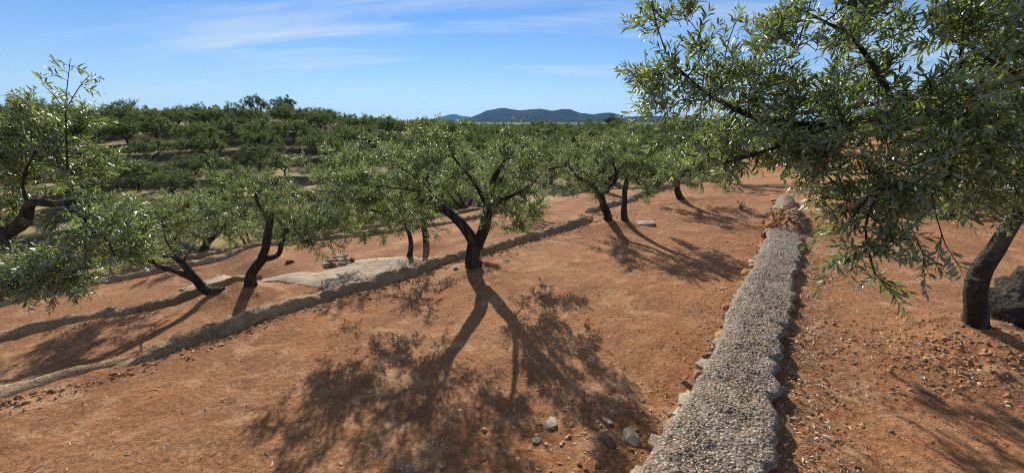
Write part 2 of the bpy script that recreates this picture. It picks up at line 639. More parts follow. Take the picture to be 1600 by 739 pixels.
def make_bark():
    m, nt, b = mat("olive_bark")
    N = NB(nt); p = N.coord()
    f = N.noise(p, 9, 6, .7, .8, (1, 1, .35))
    col = N.ramp(f, [(.3, (0.020, 0.015, 0.012)), (.5, (0.066, 0.052, 0.040)), (.72, (0.17, 0.145, 0.12))])
    N.l(col, b.inputs["Base Color"])
    b.inputs["Roughness"].default_value = .92
    b.inputs["Specular IOR Level"].default_value = .15
    h = N.bump(N.voro(p, 30).outputs["Distance"], .7, .03, N.bump(f, 1.0, .08))
    N.l(N.bump(N.noise(p, 45, 5, .7, .5, (1, 1, .4)), .6, .012, h), b.inputs["Normal"])
    return m


def make_leaf(name, top, top2, under, trans, tfac, rough=.38, spec=.5, vary=.0):
    m, nt, b = mat(name)
    N = NB(nt)
    r = N.attr("rnd")
    geo = N.n("ShaderNodeNewGeometry")
    c = N.mix(r, top, top2)
    yl = N.rng(r, .93, .97)
    c = N.mix(yl, c, (0.24, 0.21, 0.04))
    c = N.mix(geo.outputs["Backfacing"], c, under)
    oi = N.n("ShaderNodeObjectInfo")
    hv = N.n("ShaderNodeHueSaturation")
    N.l(N.rng(oi.outputs["Random"], 0, 1, 1 - vary, 1 + vary * .4), hv.inputs["Value"])
    N.l(N.rng(oi.outputs["Random"], 0, 1, .5 + vary * .05, .5 - vary * .03), hv.inputs["Hue"])
    N.l(c, hv.inputs["Color"])
    c = hv.outputs[0]
    N.l(c, b.inputs["Base Color"])
    b.inputs["Roughness"].default_value = rough
    b.inputs["Specular IOR Level"].default_value = spec
    t = N.n("ShaderNodeBsdfTranslucent")
    tc = N.mix(r, tuple(x * y for x, y in zip(trans, (.55, .6, .6))), tuple(x * y for x, y in zip(trans, (1.1, 1.08, 1.0))))
    N.l(tc, t.inputs[0])
    mx = N.n("ShaderNodeMixShader"); mx.inputs[0].default_value = tfac
    N.l(b.outputs[0], mx.inputs[1]); N.l(t.outputs[0], mx.inputs[2])
    out = [n for n in nt.nodes if n.type == 'OUTPUT_MATERIAL'][0]
    N.l(mx.outputs[0], out.inputs[0])
    return m


M_GROUND = make_ground_mat()
M_MORTAR = make_mortar()
M_CAP = make_capping()
M_PEB = make_pebble_mat()
M_BARK = make_bark()
M_LEAF = make_leaf("olive_leaf", (0.060, 0.083, 0.032), (0.150, 0.188, 0.070), (0.25, 0.28, 0.18), (0.28, 0.36, 0.09), .38, .46, .36)
M_LEAF_NEAR = make_leaf("olive_leaf_near", (0.052, 0.074, 0.024), (0.135, 0.172, 0.055), (0.235, 0.26, 0.165), (0.29, 0.36, 0.075), .38, .36, .6)
M_LEAF_FAR = make_leaf("olive_foliage_far", (0.058, 0.088, 0.030), (0.11, 0.145, 0.052), (0.17, 0.19, 0.11), (0.17, 0.23, 0.05), .34, .6, .25, .45)
M_LEAF_DARK = make_leaf("dark_evergreen_foliage", (0.022, 0.034, 0.015), (0.04, 0.055, 0.022), (0.05, 0.065, 0.035), (0.05, 0.07, 0.02), .25, .6, .25)
M_TWIG_DRY = make_simple("dry_twig", (0.10, 0.07, 0.055), (0.16, 0.12, 0.09), 8)
M_STONE_P = make_rock("pale_limestone", (0.36, 0.27, 0.19), (0.47, 0.38, 0.29), (0.58, 0.51, 0.43))
M_STONE_O = make_rock("orange_stone", (0.36, 0.13, 0.045), (0.50, 0.24, 0.09), (0.56, 0.34, 0.17))
M_STONE_B = make_rock("brown_stone", (0.20, 0.10, 0.055), (0.30, 0.18, 0.11), (0.42, 0.30, 0.20))
M_RUBBLE = make_simple("rubble_earth", (0.22, 0.095, 0.045), (0.36, 0.18, 0.09), 5, bump=.8, bdist=.03)


def make_flat_attr(name, stops, rough=.9):
    m, nt, b = mat(name)
    N = NB(nt)
    N.l(N.ramp(N.attr("rnd"), stops), b.inputs["Base Color"])
    b.inputs["Roughness"].default_value = rough
    b.inputs["Specular IOR Level"].default_value = .2
    return m


M_LITTER = make_flat_attr("dry_fallen_leaves", [(0, (0.10, 0.055, 0.03)), (.4, (0.22, 0.13, 0.075)), (.65, (0.40, 0.30, 0.21)), (1, (0.68, 0.62, 0.53))], .7)
M_CLOD = make_flat_attr("soil_clods", [(0, (0.20, 0.092, 0.044)), (.5, (0.30, 0.145, 0.068)), (.9, (0.38, 0.20, 0.10)), (1, (0.52, 0.38, 0.26))])

# ------------------------------------------------------------------ ground sheet
ang_d = np.radians(np.linspace(-64, 64, 600))
ang_b = np.radians(np.linspace(64, 296, 92))[1:-1]
ang = np.concatenate([ang_d, ang_b])
rad = np.concatenate([np.geomspace(0.3, 1.2, 26, endpoint=False), np.geomspace(1.2, 15, 290, endpoint=False),
                      np.geomspace(15, 130, 230, endpoint=False), np.geomspace(130, 9500, 60)])
gx = rad[:, None] * np.sin(ang)[None, :]
gy = rad[:, None] * np.cos(ang)[None, :]
gzz = ground_z(gx, gy)
na, nr = len(ang), len(rad)
V = np.stack([gx, gy, gzz], -1).reshape(-1, 3)
i = np.arange(nr - 1)[:, None] * na; j = np.arange(na)[None, :]; j2 = (j + 1) % na
f4 = np.stack([i + j, i + na + j, i + na + j2, i + j2], -1).reshape(-1, 4)
V = np.vstack([V, [0, 0, gz(0, 0)]])
f3 = np.stack([np.arange(na), (np.arange(na) + 1) % na, np.full(na, len(V) - 1)], -1)
me = mesh_from("ground", V, f4, f3, [M_GROUND])
rr = np.hypot(V[:, 0], V[:, 1]); aza = np.degrees(np.arctan2(V[:, 0], V[:, 1]))
uu_, vv_ = to_uv(V[:, 0], V[:, 1])
farm = sstep(15, 21, rr + 3 * fbm(V[:, 0] / 4, V[:, 1] / 4, 90, 3)) * (1 - sstep(22, 34, aza) * (1 - sstep(60, 140, rr)))
vattr(me, "far", farm)
vattr(me, "wood", sstep(95, 150, rr))
link("ground", me, kind="structure", label="red earth terraces falling to a gully and terraced hillside")


# distant hills
def ridge(name, dist, az0, az1, prof, depth, label, matr, seed):
    n = 150; k = 26
    az = np.radians(np.linspace(az0, az1, n))
    h = np.interp(np.degrees(az), [p[0] for p in prof], [p[1] for p in prof])
    t = np.linspace(-1, 1, k)
    d = dist + depth * t
    X = d[:, None] * np.sin(az)[None, :]; Y = d[:, None] * np.cos(az)[None, :]
    shape = np.cos(t * math.pi / 2) ** 0.8
    Z = -30 + (h[None, :] + 30) * shape[:, None]
    rel = fbm(X / (depth * .55), Y / (depth * .55), seed, 5)
    Z = Z + rel * (h[None, :] + 30) * .34 * (1 - np.abs(t)[:, None]) ** .3 * (np.abs(t)[:, None] > .04)
    V = np.stack([X, Y, Z], -1).reshape(-1, 3)
    i = np.arange(k - 1)[:, None] * n; j = np.arange(n - 1)[None, :]
    f4 = np.stack([i + j, i + n + j, i + n + j + 1, i + j + 1], -1).reshape(-1, 4)
    return link(name, mesh_from(name, V, f4, None, [matr]), kind="structure", label=label)


M_HILL = make_simple("wooded_mountain", (0.014, 0.022, 0.013), (0.028, 0.036, 0.022), .006, c3=(0.07, 0.06, 0.042), bump=.6, bdist=8, spec=0.0, rough=1.0)


def px_az(px):
    return math.degrees(math.atan2((px - 800) / F_PX, CP + (369.5 - 188) / F_PX * SP))


def px_h(py, px, dist):
    P = at(px, py, 1.0); s = dist / math.hypot(P[0], P[1])
    return EYE + (P[2] - EYE) * s


PROF = [(560, 196), (690, 194), (728, 187), (745, 181), (760, 175), (778, 171), (790, 170), (800, 172.5), (812, 174), (825, 172.5), (845, 173.5), (862, 176), (878, 174.5),
        (890, 175), (905, 179), (925, 181), (940, 178.5), (952, 178), (965, 181), (985, 183), (1010, 181), (1060, 184), (1120, 187), (1200, 192)]
ridge("mountain", 4200, px_az(560), px_az(1200), [(px_az(x), px_h(y, x, 4200)) for x, y in PROF], 900, "long wooded blue mountain ridge on the horizon", M_HILL, 5)
PROF2 = [(600, 193), (672, 187), (690, 182), (700, 179.5), (710, 178.8), (722, 181), (740, 183), (780, 188), (860, 193)]
ridge("mountain", 8200, px_az(600), px_az(860), [(px_az(x), px_h(y, x, 8200)) for x, y in PROF2], 900, "pale blue far peak behind the long ridge", M_HILL, 8)


# ------------------------------------------------------------------ stones
def stone_mesh(name, seed, flat=.7, sub=2, mats=()):
    r = random.Random(seed)
    bm = bmesh.new()
    bmesh.ops.create_icosphere(bm, subdivisions=sub, radius=.5)
    planes = [(Vector((r.gauss(0, 1), r.gauss(0, 1), r.gauss(0, 1))).normalized(), r.uniform(.26, .42)) for _ in range(11)]
    for v in bm.verts:
        for n, d in planes:
            k = v.co.dot(n) - d
            if k > 0:
                v.co -= n * k * .92
        v.co += Vector((r.gauss(0, 1), r.gauss(0, 1), r.gauss(0, 1))) * .012
        v.co.z *= flat
    me = bpy.data.meshes.new(name)
    bm.to_mesh(me); bm.free()
    for m in mats:
        me.materials.append(m)
    return me


ST = {k: [stone_mesh(f"stone_{k}_{q}", 100 + q * 7 + len(k), fl, sb, [m]) for q in range(6)]
      for k, m, fl, sb in (("pale", M_STONE_P, .6, 1), ("orange", M_STONE_O, .75, 2), ("brown", M_STONE_B, .75, 1))}


def put_stone(kind, loc, size, parent=None, name="stone", rot=None, **props):
    o = link(name, random.choice(ST[kind]), parent, **props)
    o.location = loc
    o.rotation_euler = rot or (random.uniform(-.35, .35), random.uniform(-.35, .35), random.uniform(0, 6.28))
    o.scale = size if isinstance(size, tuple) else (size, size * random.uniform(.6, 1), size * random.uniform(.6, .95))
    return o


# ------------------------------------------------------------------ the stone wall with its pebble capping
wall = link("stone_wall", None, label="low stone retaining wall capped with rough grey pebble concrete", category="wall")
ug = np.arange(-1.6, 7.4, .022)
nv = 46
tv = np.linspace(0, 1, nv)
vl = interp(ug, WALL_L) + .035 * fbm(ug / .35, ug * 0, 60, 4) - .01
vr = interp(ug, WALL_R) + .045 * fbm(ug / .7, ug * 0 + 3, 63, 3) + .055 * fbm(ug / .11, ug * 0 + 3, 66, 4)
# two bites broken out of the right edge
for (bu, bw, bd) in ((2.45, .05, .05), (2.95, .035, .08), (1.75, .07, .04), (3.55, .03, .09)):
    vr = vr + bd * np.exp(-((ug - bu) / bw) ** 2)
endtap = 1 - sstep(6.8, 7.4, ug)
vr = vr + (1 - endtap) * .2; vl = vl - (1 - endtap) * .1
UU = np.repeat(ug[:, None], nv, 1)
VV = vr[:, None] * (1 - tv)[None, :] + vl[:, None] * tv[None, :]
XX, YY = to_xy(UU, VV)
edge = np.minimum(tv, 1 - tv)[None, :] * (vl - vr)[:, None]
cap_z = .045 + .030 * fbm(XX / .5, YY / .5, 70, 3) + .012 * fbm(XX / .07, YY / .07, 74, 3)
cap_z = cap_z - .022 * (1 - sstep(0, .03, edge)) - .014 * (1 - sstep(0, .14, edge))
cap_z = cap_z - .05 * (1 - endtap)[:, None]


def cap_height(u, v):
    x, y = to_xy(u, v)
    return .045 + .030 * fbm(x / .5, y / .5, 70, 3)


top = np.stack([XX, YY, cap_z], -1)
# skirt: undercut edge right, hidden left
skR = top[:, 0].copy(); ux, uy = to_xy(0, 1)
skR2 = skR + np.array([ux, uy, 0]) * .05; skR2[:, 2] = -.075 + .02 * vnoise(ug / .1, ug * 0, 3)
skL = top[:, -1].copy(); skL2 = skL - np.array([ux, uy, 0]) * .03; skL2[:, 2] = -.06
grid = np.concatenate([skR2[:, None], top, skL2[:, None]], 1)
n0, n1 = grid.shape[:2]
i = np.arange(n0 - 1)[:, None] * n1; j = np.arange(n1 - 1)[None, :]
f4 = np.stack([i + j, i + n1 + j, i + n1 + j + 1, i + j + 1], -1).reshape(-1, 4)
me = mesh_from("capping", grid.reshape(-1, 3), f4[:, ::-1] if False else f4, None, [M_CAP])
link("capping", me, wall, label="rough grey pebble concrete capping with a broken edge")

# the broken far end of the capping
ug2 = np.arange(8.55, 10.1, .03)
tv2 = np.linspace(0, 1, 20)
vl2 = interp(ug2, WALL_L) + .05 * fbm(ug2 / .3, ug2 * 0, 61, 3); vr2 = interp(ug2, WALL_R) + .06 * fbm(ug2 / .3, ug2 * 0 + 2, 62, 3)
VV2 = vr2[:, None] * (1 - tv2) + vl2[:, None] * tv2
UU2 = np.repeat(ug2[:, None], 20, 1)
X2, Y2 = to_xy(UU2, VV2)
arch = np.sin(np.pi * np.clip(tv2, .02, .98))[None, :] ** .4 * np.minimum(1, np.minimum(UU2 - 8.5, 10.15 - UU2) / .2) ** .5
Z2 = -.16 + .26 * arch + .05 * fbm(X2 / .25, Y2 / .25, 71, 3)
n0, n1 = X2.shape
i = np.arange(n0 - 1)[:, None] * n1; j = np.arange(n1 - 1)[None, :]
f4 = np.stack([i + j, i + n1 + j, i + n1 + j + 1, i + j + 1], -1).reshape(-1, 4)
link("capping", mesh_from("capping_end", np.stack([X2, Y2, Z2], -1).reshape(-1, 3), f4, None, [M_CAP]), wall, label="detached rounded end of the concrete capping")

# rubble core where the capping has gone (earth and stone heap)
uc = np.arange(-1.6, 10.0, .04); tc = np.linspace(0, 1, 24)
vl3 = interp(uc, WALL_L) - .03; vr3 = interp(uc, WALL_R) + .03
gap = sstep(7.0, 7.4, uc) * (1 - sstep(8.6, 9.0, uc))
vr3 = vr3 - gap * .15; vl3 = vl3 - gap * .12
Vc = vr3[:, None] * (1 - tc) + vl3[:, None] * tc
Uc = np.repeat(uc[:, None], 24, 1)
Xc, Yc = to_xy(Uc, Vc)
prof = np.sin(np.pi * tc)[None, :] ** .5
Zc = -.06 + gap[:, None] * (.14 * prof + .10 * fbm(Xc / .2, Yc / .2, 80, 4)) + .0
Zc = Zc - .02
Zc[:, -1] = -.62; Zc[:, -2] = -.45; Zc[:, 0] = -.2
n0, n1 = Xc.shape
i = np.arange(n0 - 1)[:, None] * n1; j = np.arange(n1 - 1)[None, :]
f4 = np.stack([i + j, i + n1 + j, i + n1 + j + 1, i + j + 1], -1).reshape(-1, 4)
link("core", mesh_from("core", np.stack([Xc, Yc, Zc], -1).reshape(-1, 3), f4, None, [M_RUBBLE]), wall, label="red earth and rubble core of the wall")

# facing stones along the left face, some poking out past the capping
random.seed(31)
u = .6
while u < 10.0:
    L = random.uniform(.09, .24)
    v = float(interp(u, WALL_L))
    for row, z in enumerate((-.06, -.21, -.36)):
        k = random.choices(["pale", "orange", "brown"], [.5, .22, .28] if not 6.6 < u < 8.8 else [.1, .75, .15])[0]
        out = random.uniform(-.085, -.02) + row * .03 + (random.uniform(.015, .045) if random.random() < .3 else 0)
        x, y = to_xy(u + random.uniform(-.03, .03), v + out)
        put_stone(k, (x, y, z + random.uniform(-.03, .03)), (L * random.uniform(.9, 1.2), random.uniform(.12, .2), random.uniform(.12, .19)), wall,
                  rot=(random.uniform(-.3, .3), random.uniform(-.3, .3), math.pi / 2 - A + random.uniform(-.6, .6)))
    u += L * .95
# orange rubble spilling over the broken stretch
for _ in range(90):
    u = random.uniform(7.1, 8.7); t = random.random() ** 1.0
    v = float(interp(u, WALL_R)) * (1 - t) + float(interp(u, WALL_L)) * t + random.uniform(-.12, .02)
    x, y = to_xy(u, v)
    k = random.choices(["orange", "brown", "pale"], [.75, .15, .1] if t > .62 else [.15, .7, .15])[0]
    s = random.uniform(.04, .11) * (1.2 if t > .7 else .9)
    put_stone(k, (x, y, .02 + .11 * math.sin(math.pi * min(max(t, .05), .95)) + random.uniform(-.04, .02)), s, wall)


# pebbles set in the capping: real small stones, one part
def blobs(cent, size, seed, flat=.9, rough=.22, sub=0):
    """many small irregular pebbles as one mesh"""
    g = np.random.default_rng(seed)
    t = (1 + 5 ** .5) / 2
    iv = np.array([(-1, t, 0), (1, t, 0), (-1, -t, 0), (1, -t, 0), (0, -1, t), (0, 1, t), (0, -1, -t), (0, 1, -t), (t, 0, -1), (t, 0, 1), (-t, 0, -1), (-t, 0, 1)], float)
    iv /= np.linalg.norm(iv[0])
    jf = np.array([(0, 11, 5), (0, 5, 1), (0, 1, 7), (0, 7, 10), (0, 10, 11), (1, 5, 9), (5, 11, 4), (11, 10, 2), (10, 7, 6), (7, 1, 8), (3, 9, 4), (3, 4, 2), (3, 2, 6), (3, 6, 8), (3, 8, 9), (4, 9, 5), (2, 4, 11), (6, 2, 10), (8, 6, 7), (9, 8, 1)])
    n = len(cent)
    q = g.normal(size=(n, 4)); q /= np.linalg.norm(q, axis=1)[:, None]
    w, x, y, z = q.T
    R = np.stack([1 - 2 * (y * y + z * z), 2 * (x * y - z * w), 2 * (x * z + y * w), 2 * (x * y + z * w), 1 - 2 * (x * x + z * z), 2 * (y * z - x * w), 2 * (x * z - y * w), 2 * (y * z + x * w), 1 - 2 * (x * x + y * y)], -1).reshape(n, 3, 3)
    sc3 = g.uniform(.6, 1.25, (n, 1, 3))
    P = iv[None] * (1 + rough * g.normal(size=(n, 12, 1))) * sc3 * (np.asarray(size)[:, None, None] * .5)
    P = np.einsum('nij,nkj->nki', R, P)
    P[:, :, 2] *= flat
    P = P + np.asarray(cent)[:, None, :]
    Fc = (jf[None] + (np.arange(n) * 12)[:, None, None]).reshape(-1, 3)
    return P.reshape(-1, 3), Fc


g = np.random.default_rng(5)
npb = 22500
pu = 1.15 + (7.1 - 1.15) * g.random(npb) ** 1.9
pt = g.random(npb)
plv = np.interp(pu, ug, vl) - .012; prv = np.interp(pu, ug, vr) + .012
pv = prv * (1 - pt) + plv * pt
pxx, pyy = to_xy(pu, pv)
ed = np.minimum(pt, 1 - pt) * (plv - prv)
pz = .045 + .030 * fbm(pxx / .5, pyy / .5, 70, 3) + .012 * fbm(pxx / .07, pyy / .07, 74, 3) - .022 * (1 - sstep(0, .03, ed)) - .014 * (1 - sstep(0, .14, ed))
keep = fbm(pxx / .22, pyy / .22, 85, 4) > -.20
psz = .006 + .013 * g.random(npb) ** 1.6 + (g.random(npb) > .985) * .014
C3 = np.stack([pxx, pyy, pz - psz * .14], -1)[keep]
Vb, Fb = blobs(C3, psz[keep], 3)
me = mesh_from("pebbles", Vb, None, Fb, [M_PEB])
vattr(me, "rnd", np.repeat(g.random(len(C3)), 12))
link("pebbles", me, wall, kind="stuff", label="small grey and tan pebbles set in the capping")


# ------------------------------------------------------------------ kerbs along the terrace edges
def kerb(pts, width, height, label, seed, z_of=None, u0=None, u1=None, step=.035, base_from=-.25):
    P = catmull([(*to_xy(a, b),) for a, b in pts if (u0 is None or a >= u0 - 3) and (u1 is None or a <= u1 + 3)], step)
    d = np.gradient(P, axis=0); d /= np.linalg.norm(d, axis=1)[:, None]
    nrm = np.stack([-d[:, 1], d[:, 0]], -1)          # towards +v
    uu, _ = to_uv(P[:, 0], P[:, 1])
    m = np.ones(len(P), bool)
    if u0 is not None:
        m &= uu >= u0
    if u1 is not None:
        m &= uu <= u1
    P, nrm = P[m], nrm[m]
    s = np.arange(len(P)) * step
    nb = 18
    th = np.linspace(-1, 1, nb)
    wv = width * (1 + .35 * fbm(s / .9, s * 0, seed, 3)) * .5
    hv = height * (1 + .22 * fbm(s / 1.1, s * 0 + 5, seed + 3, 3))
    taper = np.minimum(1, np.minimum(s + .05, s[-1] - s + .05) / .3) ** .5
    wv = wv * (0.6 + .4 * taper); hv = hv * taper
    off = np.sign(th) * np.abs(th) ** .85
    prof = np.where(th < 0, np.clip(1 - np.abs(th) ** 1.7, 0, 1), np.clip(1 - np.abs(th) ** 3.2, 0, 1) ** .9)
    gzl = ground_z(P[:, 0] - nrm[:, 0] * width * .55, P[:, 1] - nrm[:, 1] * width * .55)
    gzl = np.convolve(np.pad(gzl, 12, mode='edge'), np.ones(25) / 25, 'valid')
    X = P[:, None, 0] + nrm[:, None, 0] * off[None, :] * wv[:, None]
    Y = P[:, None, 1] + nrm[:, None, 1] * off[None, :] * wv[:, None]
    Z = gzl[:, None] - .06 + (hv[:, None] + .06) * prof[None, :]
    Z = Z - np.where(th > 0, (np.abs(th) ** 4) * .75, 0)[None, :]
    rg = fbm(X / .34, Y / .34, seed + 9, 3) * .045 + fbm(X / .09, Y / .09, seed + 12, 4) * .042
    Z = Z + rg * prof[None, :]
    sh = fbm(s[:, None] / .2 + 0 * th, th[None, :] * 2 + 0 * s[:, None], seed + 15, 3) * .045
    X = X + nrm[:, None, 0] * sh; Y = Y + nrm[:, None, 1] * sh
    n0, n1 = X.shape
    i = np.arange(n0 - 1)[:, None] * n1; j = np.arange(n1 - 1)[None, :]
    f4 = np.stack([i + j, i + n1 + j, i + n1 + j + 1, i + j + 1], -1).reshape(-1, 4)
    return link("terrace_kerb", mesh_from("terrace_kerb", np.stack([X, Y, Z], -1).reshape(-1, 3), f4, None, [M_MORTAR]),
                label=label, category="kerb", group="mortar kerbs along the terrace edges")


kerb(KERB1, .34, .095, "long rounded mortar kerb running behind the forked olive tree", 200, u0=-7.5, u1=7.3)
kerb(KERB1B, .28, .09, "short far mortar kerb behind the twin-stemmed olive tree", 220, u0=7.9, u1=14)
kerb(KERB2, .30, .085, "second mortar kerb just beyond the first, ending at the smooth apron", 240, u0=-7.5, u1=2.0)
kerb(KERB3, .30, .085, "third mortar kerb below the smooth apron, under the hanging leaves", 260, u0=-8, u1=10)
kerb(KERB4, .32, .09, "lowest mortar kerb in view, along the edge above the gully", 280, u0=-8, u1=11)

# smooth mortar apron between the second and third terraces
apx = [(268, 428), (345, 404), (410, 418), (470, 418), (500, 420), (545, 404), (600, 398), (650, 404), (690, 402), (640, 420), (560, 440), (515, 456), (470, 446), (430, 440), (380, 448), (330, 458)]


def on_plane(px, py, z):
    P = at(px, py, 1.0)
    t = (z - EYE) / (P[2] - EYE)
    return P[0] * t, P[1] * t


poly = np.array([on_plane(x, y, -1.10) for x, y in apx])
bb0, bb1 = poly.min(0), poly.max(0)
gxs = np.arange(bb0[0], bb1[0], .045); gys = np.arange(bb0[1], bb1[1], .045)
GX, GY = np.meshgrid(gxs, gys, indexing='ij')


def inside(px, py, poly):
    c = np.zeros(px.shape, bool)
    n = len(poly)
    for a in range(n):
        x1, y1 = poly[a]; x2, y2 = poly[(a + 1) % n]
        cr = ((y1 > py) != (y2 > py)) & (px < (x2 - x1) * (py - y1) / (y2 - y1 + 1e-12) + x1)
        c ^= cr
    return c


ins = inside(GX + .06 * fbm(GX / .3, GY / .3, 300, 3), GY + .06 * fbm(GX / .3, GY / .3, 303, 3), poly)
# distance to border by erosion
dist = np.zeros(ins.shape); cur = ins.copy()
for k in range(10):
    e = cur.copy()
    e[1:-1, 1:-1] = cur[1:-1, 1:-1] & cur[:-2, 1:-1] & cur[2:, 1:-1] & cur[1:-1, :-2] & cur[1:-1, 2:]
    e[0] = e[-1] = False; e[:, 0] = e[:, -1] = False
    dist += e; cur = e
GZ = ground_z(GX, GY)
sm = GZ.copy()
for _ in range(14):
    sm[1:-1, 1:-1] = (sm[1:-1, 1:-1] * 2 + sm[:-2, 1:-1] + sm[2:, 1:-1] + sm[1:-1, :-2] + sm[1:-1, 2:]) / 6
AZ = sm + .01 + .035 * sstep(0, 6, dist) - .05 * (dist < 1) + .015 * fbm(GX / .4, GY / .4, 310, 3)
idx = -np.ones(ins.shape, int); idx[ins] = np.arange(ins.sum())
q = ins[:-1, :-1] & ins[1:, :-1] & ins[1:, 1:] & ins[:-1, 1:]
f4 = np.stack([idx[:-1, :-1][q], idx[1:, :-1][q], idx[1:, 1:][q], idx[:-1, 1:][q]], -1)
M_APRON, nt_, b_ = mat("smooth_mortar")
N_ = NB(nt_); p_ = N_.pos()
c_ = N_.ramp(N_.noise(p_, 1.7, 6, .65, .5), [(.3, (0.29, 0.215, 0.15)), (.52, (0.40, 0.315, 0.235)), (.75, (0.48, 0.395, 0.305))])
c_ = N_.mix(N_.rng(N_.noise(p_, 2.6, 5, .65, .8), .52, .66, 0, .75), c_, (0.31, 0.165, 0.085))
ck = N_.voro(p_, 1.5, 'DISTANCE_TO_EDGE').outputs["Distance"]
c_ = N_.mix(N_.rng(ck, .018, .004, 0, .8), c_, (0.10, 0.065, 0.04))
c_ = N_.mix(N_.rng(N_.noise(p_, 55, 3, .7), .5, .64, 0, .4), c_, (0.13, 0.09, 0.06))
N_.l(c_, b_.inputs["Base Color"]); b_.inputs["Roughness"].default_value = .93; b_.inputs["Specular IOR Level"].default_value = .15
N_.l(N_.bump(N_.noise(p_, 12, 6, .7), .5, .03), b_.inputs["Normal"])
link("mortar_apron", mesh_from("mortar_apron", np.stack([GX[ins], GY[ins], AZ[ins]], -1), f4, None, [M_APRON]),
     label="smooth pale grey mortar apron draped between two kerbs behind the twin-trunk tree", category="apron")


# ------------------------------------------------------------------ olive trees
LEAF_FINE = (np.array([(0, 0, 0), (-.115, .34, .03), (-.105, .66, .005), (0, 1, -.13), (.105, .66, .005), (.115, .34, .03), (0, .33, -.02), (0, .68, -.035)]),
             np.array([(0, 1, 6), (1, 2, 7), (1, 7, 6), (2, 3, 7), (0, 6, 5), (6, 7, 4), (6, 4, 5), (7, 3, 4)]))
LEAF_MID = (np.array([(0, 0, 0), (-.125, .5, .02), (0, 1, -.05), (.125, .5, .02)]), np.array([(0, 2, 1), (0, 3, 2)]))


def unit(a):
    return a / (np.linalg.norm(a, axis=-1, keepdims=True) + 1e-9)


def leaf_frames(pos, d, up, size, width=1.0):
    """rows of 3x3 frames: columns are side, along, normal"""
    d = unit(d)
    n = unit(up - d * np.sum(up * d, -1, keepdims=True))
    s = np.cross(d, n)
    return np.stack([s * (size * width)[:, None], d * size[:, None], n * size[:, None]], -1)


def leaves_mesh(name, pos, Fr, shape, matr, g):
    LV, LF = shape
    V = np.einsum('nij,kj->nki', Fr, LV) + pos[:, None, :]
    n, k = len(pos), len(LV)
    Fc = (LF[None] + (np.arange(n) * k)[:, None, None]).reshape(-1, 3)
    me = mesh_from(name, V.reshape(-1, 3), None, Fc, [matr], smooth=True)
    vattr(me, "rnd", np.repeat(g.random(n), k))
    return me


def ladder(g, starts, dirs, lens, sag, spacing, leaf, upmix=.55, bare=.12):
    """leaf pairs along twigs; returns twig polylines and leaf pos/dir/up/size"""
    n = len(starts)
    cnt = np.maximum(3, (lens / spacing).astype(int))
    tid = np.repeat(np.arange(n), cnt)
    kk = np.concatenate([np.arange(c) for c in cnt])
    t = bare + (1 - bare) * (kk + .5) / cnt[tid]
    d = unit(dirs)
    P = starts[tid] + d[tid] * (lens[tid] * t)[:, None]
    P[:, 2] -= sag[tid] * t ** 2
    T = d[tid] * lens[tid][:, None]; T[:, 2] -= 2 * sag[tid] * t
    T = unit(T)
    upv = np.array([0, 0, 1.0])
    side = unit(np.cross(T, upv[None] + .25 * g.normal(size=T.shape)))
    vert = np.cross(side, T)
    ph = (kk % 2) * (math.pi / 2) + g.normal(0, .35, len(kk)) + g.uniform(0, 6.28, n)[tid] * .25
    lat = side * np.cos(ph)[:, None] + vert * np.sin(ph)[:, None]
    outs = []
    for sgn in (1, -1):
        L = lat * sgn
        ld = T * (.75 + .35 * g.random((len(kk), 1))) + L * (.75 + .3 * g.random((len(kk), 1))) + .18 * g.normal(size=T.shape)
        lu = T * .5 + upv * upmix + .45 * g.normal(size=T.shape) - L * .2
        sz = leaf * g.uniform(.65, 1.12, len(kk)) * (1 - .35 * np.clip(t - .75, 0, 1) / .25)
        outs.append((P + L * .003, ld, lu, sz))
    # a leaf at each tip
    E_ = starts + d * lens[:, None]; E_[:, 2] -= sag
    outs.append((E_, d + .2 * g.normal(size=d.shape), np.tile(upv, (n, 1)) + .5 * g.normal(size=d.shape), leaf * g.uniform(.55, .9, n)))
    pos = np.vstack([o[0] for o in outs]); ld = np.vstack([o[1] for o in outs]); lu = np.vstack([o[2] for o in outs]); sz = np.concatenate([o[3] for o in outs])
    return pos, ld, lu, sz


def twig_tubes(acc, starts, dirs, lens, sag, r=.0016):
    d = unit(dirs)
    n = len(starts)
    t = np.array([0, .5, 1.0])
    P = starts[:, None] + d[:, None] * (lens[:, None] * t)[..., None]
    P[..., 2] -= sag[:, None] * t ** 2
    a = unit(np.cross(d, np.array([.3, .5, .81]))); b = np.cross(d, a)
    rr_ = np.array([1.3, 1.0, .45]) * r
    ring = []
    for q in range(3):
        c, s = math.cos(q * 2.094), math.sin(q * 2.094)
        ring.append(P + (a * c + b * s)[:, None] * rr_[None, :, None])
    V = np.stack(ring, 2).reshape(n, 9, 3)
    base = []
    for k in range(2):
        for q in range(3):
            q2 = (q + 1) % 3
            base.append((k * 3 + q, k * 3 + q2, k * 3 + 3 + q2, k * 3 + 3 + q))
    f4 = (np.array(base)[None] + (np.arange(n) * 9)[:, None, None]).reshape(-1, 4)
    acc.add(V.reshape(-1, 3), f4)


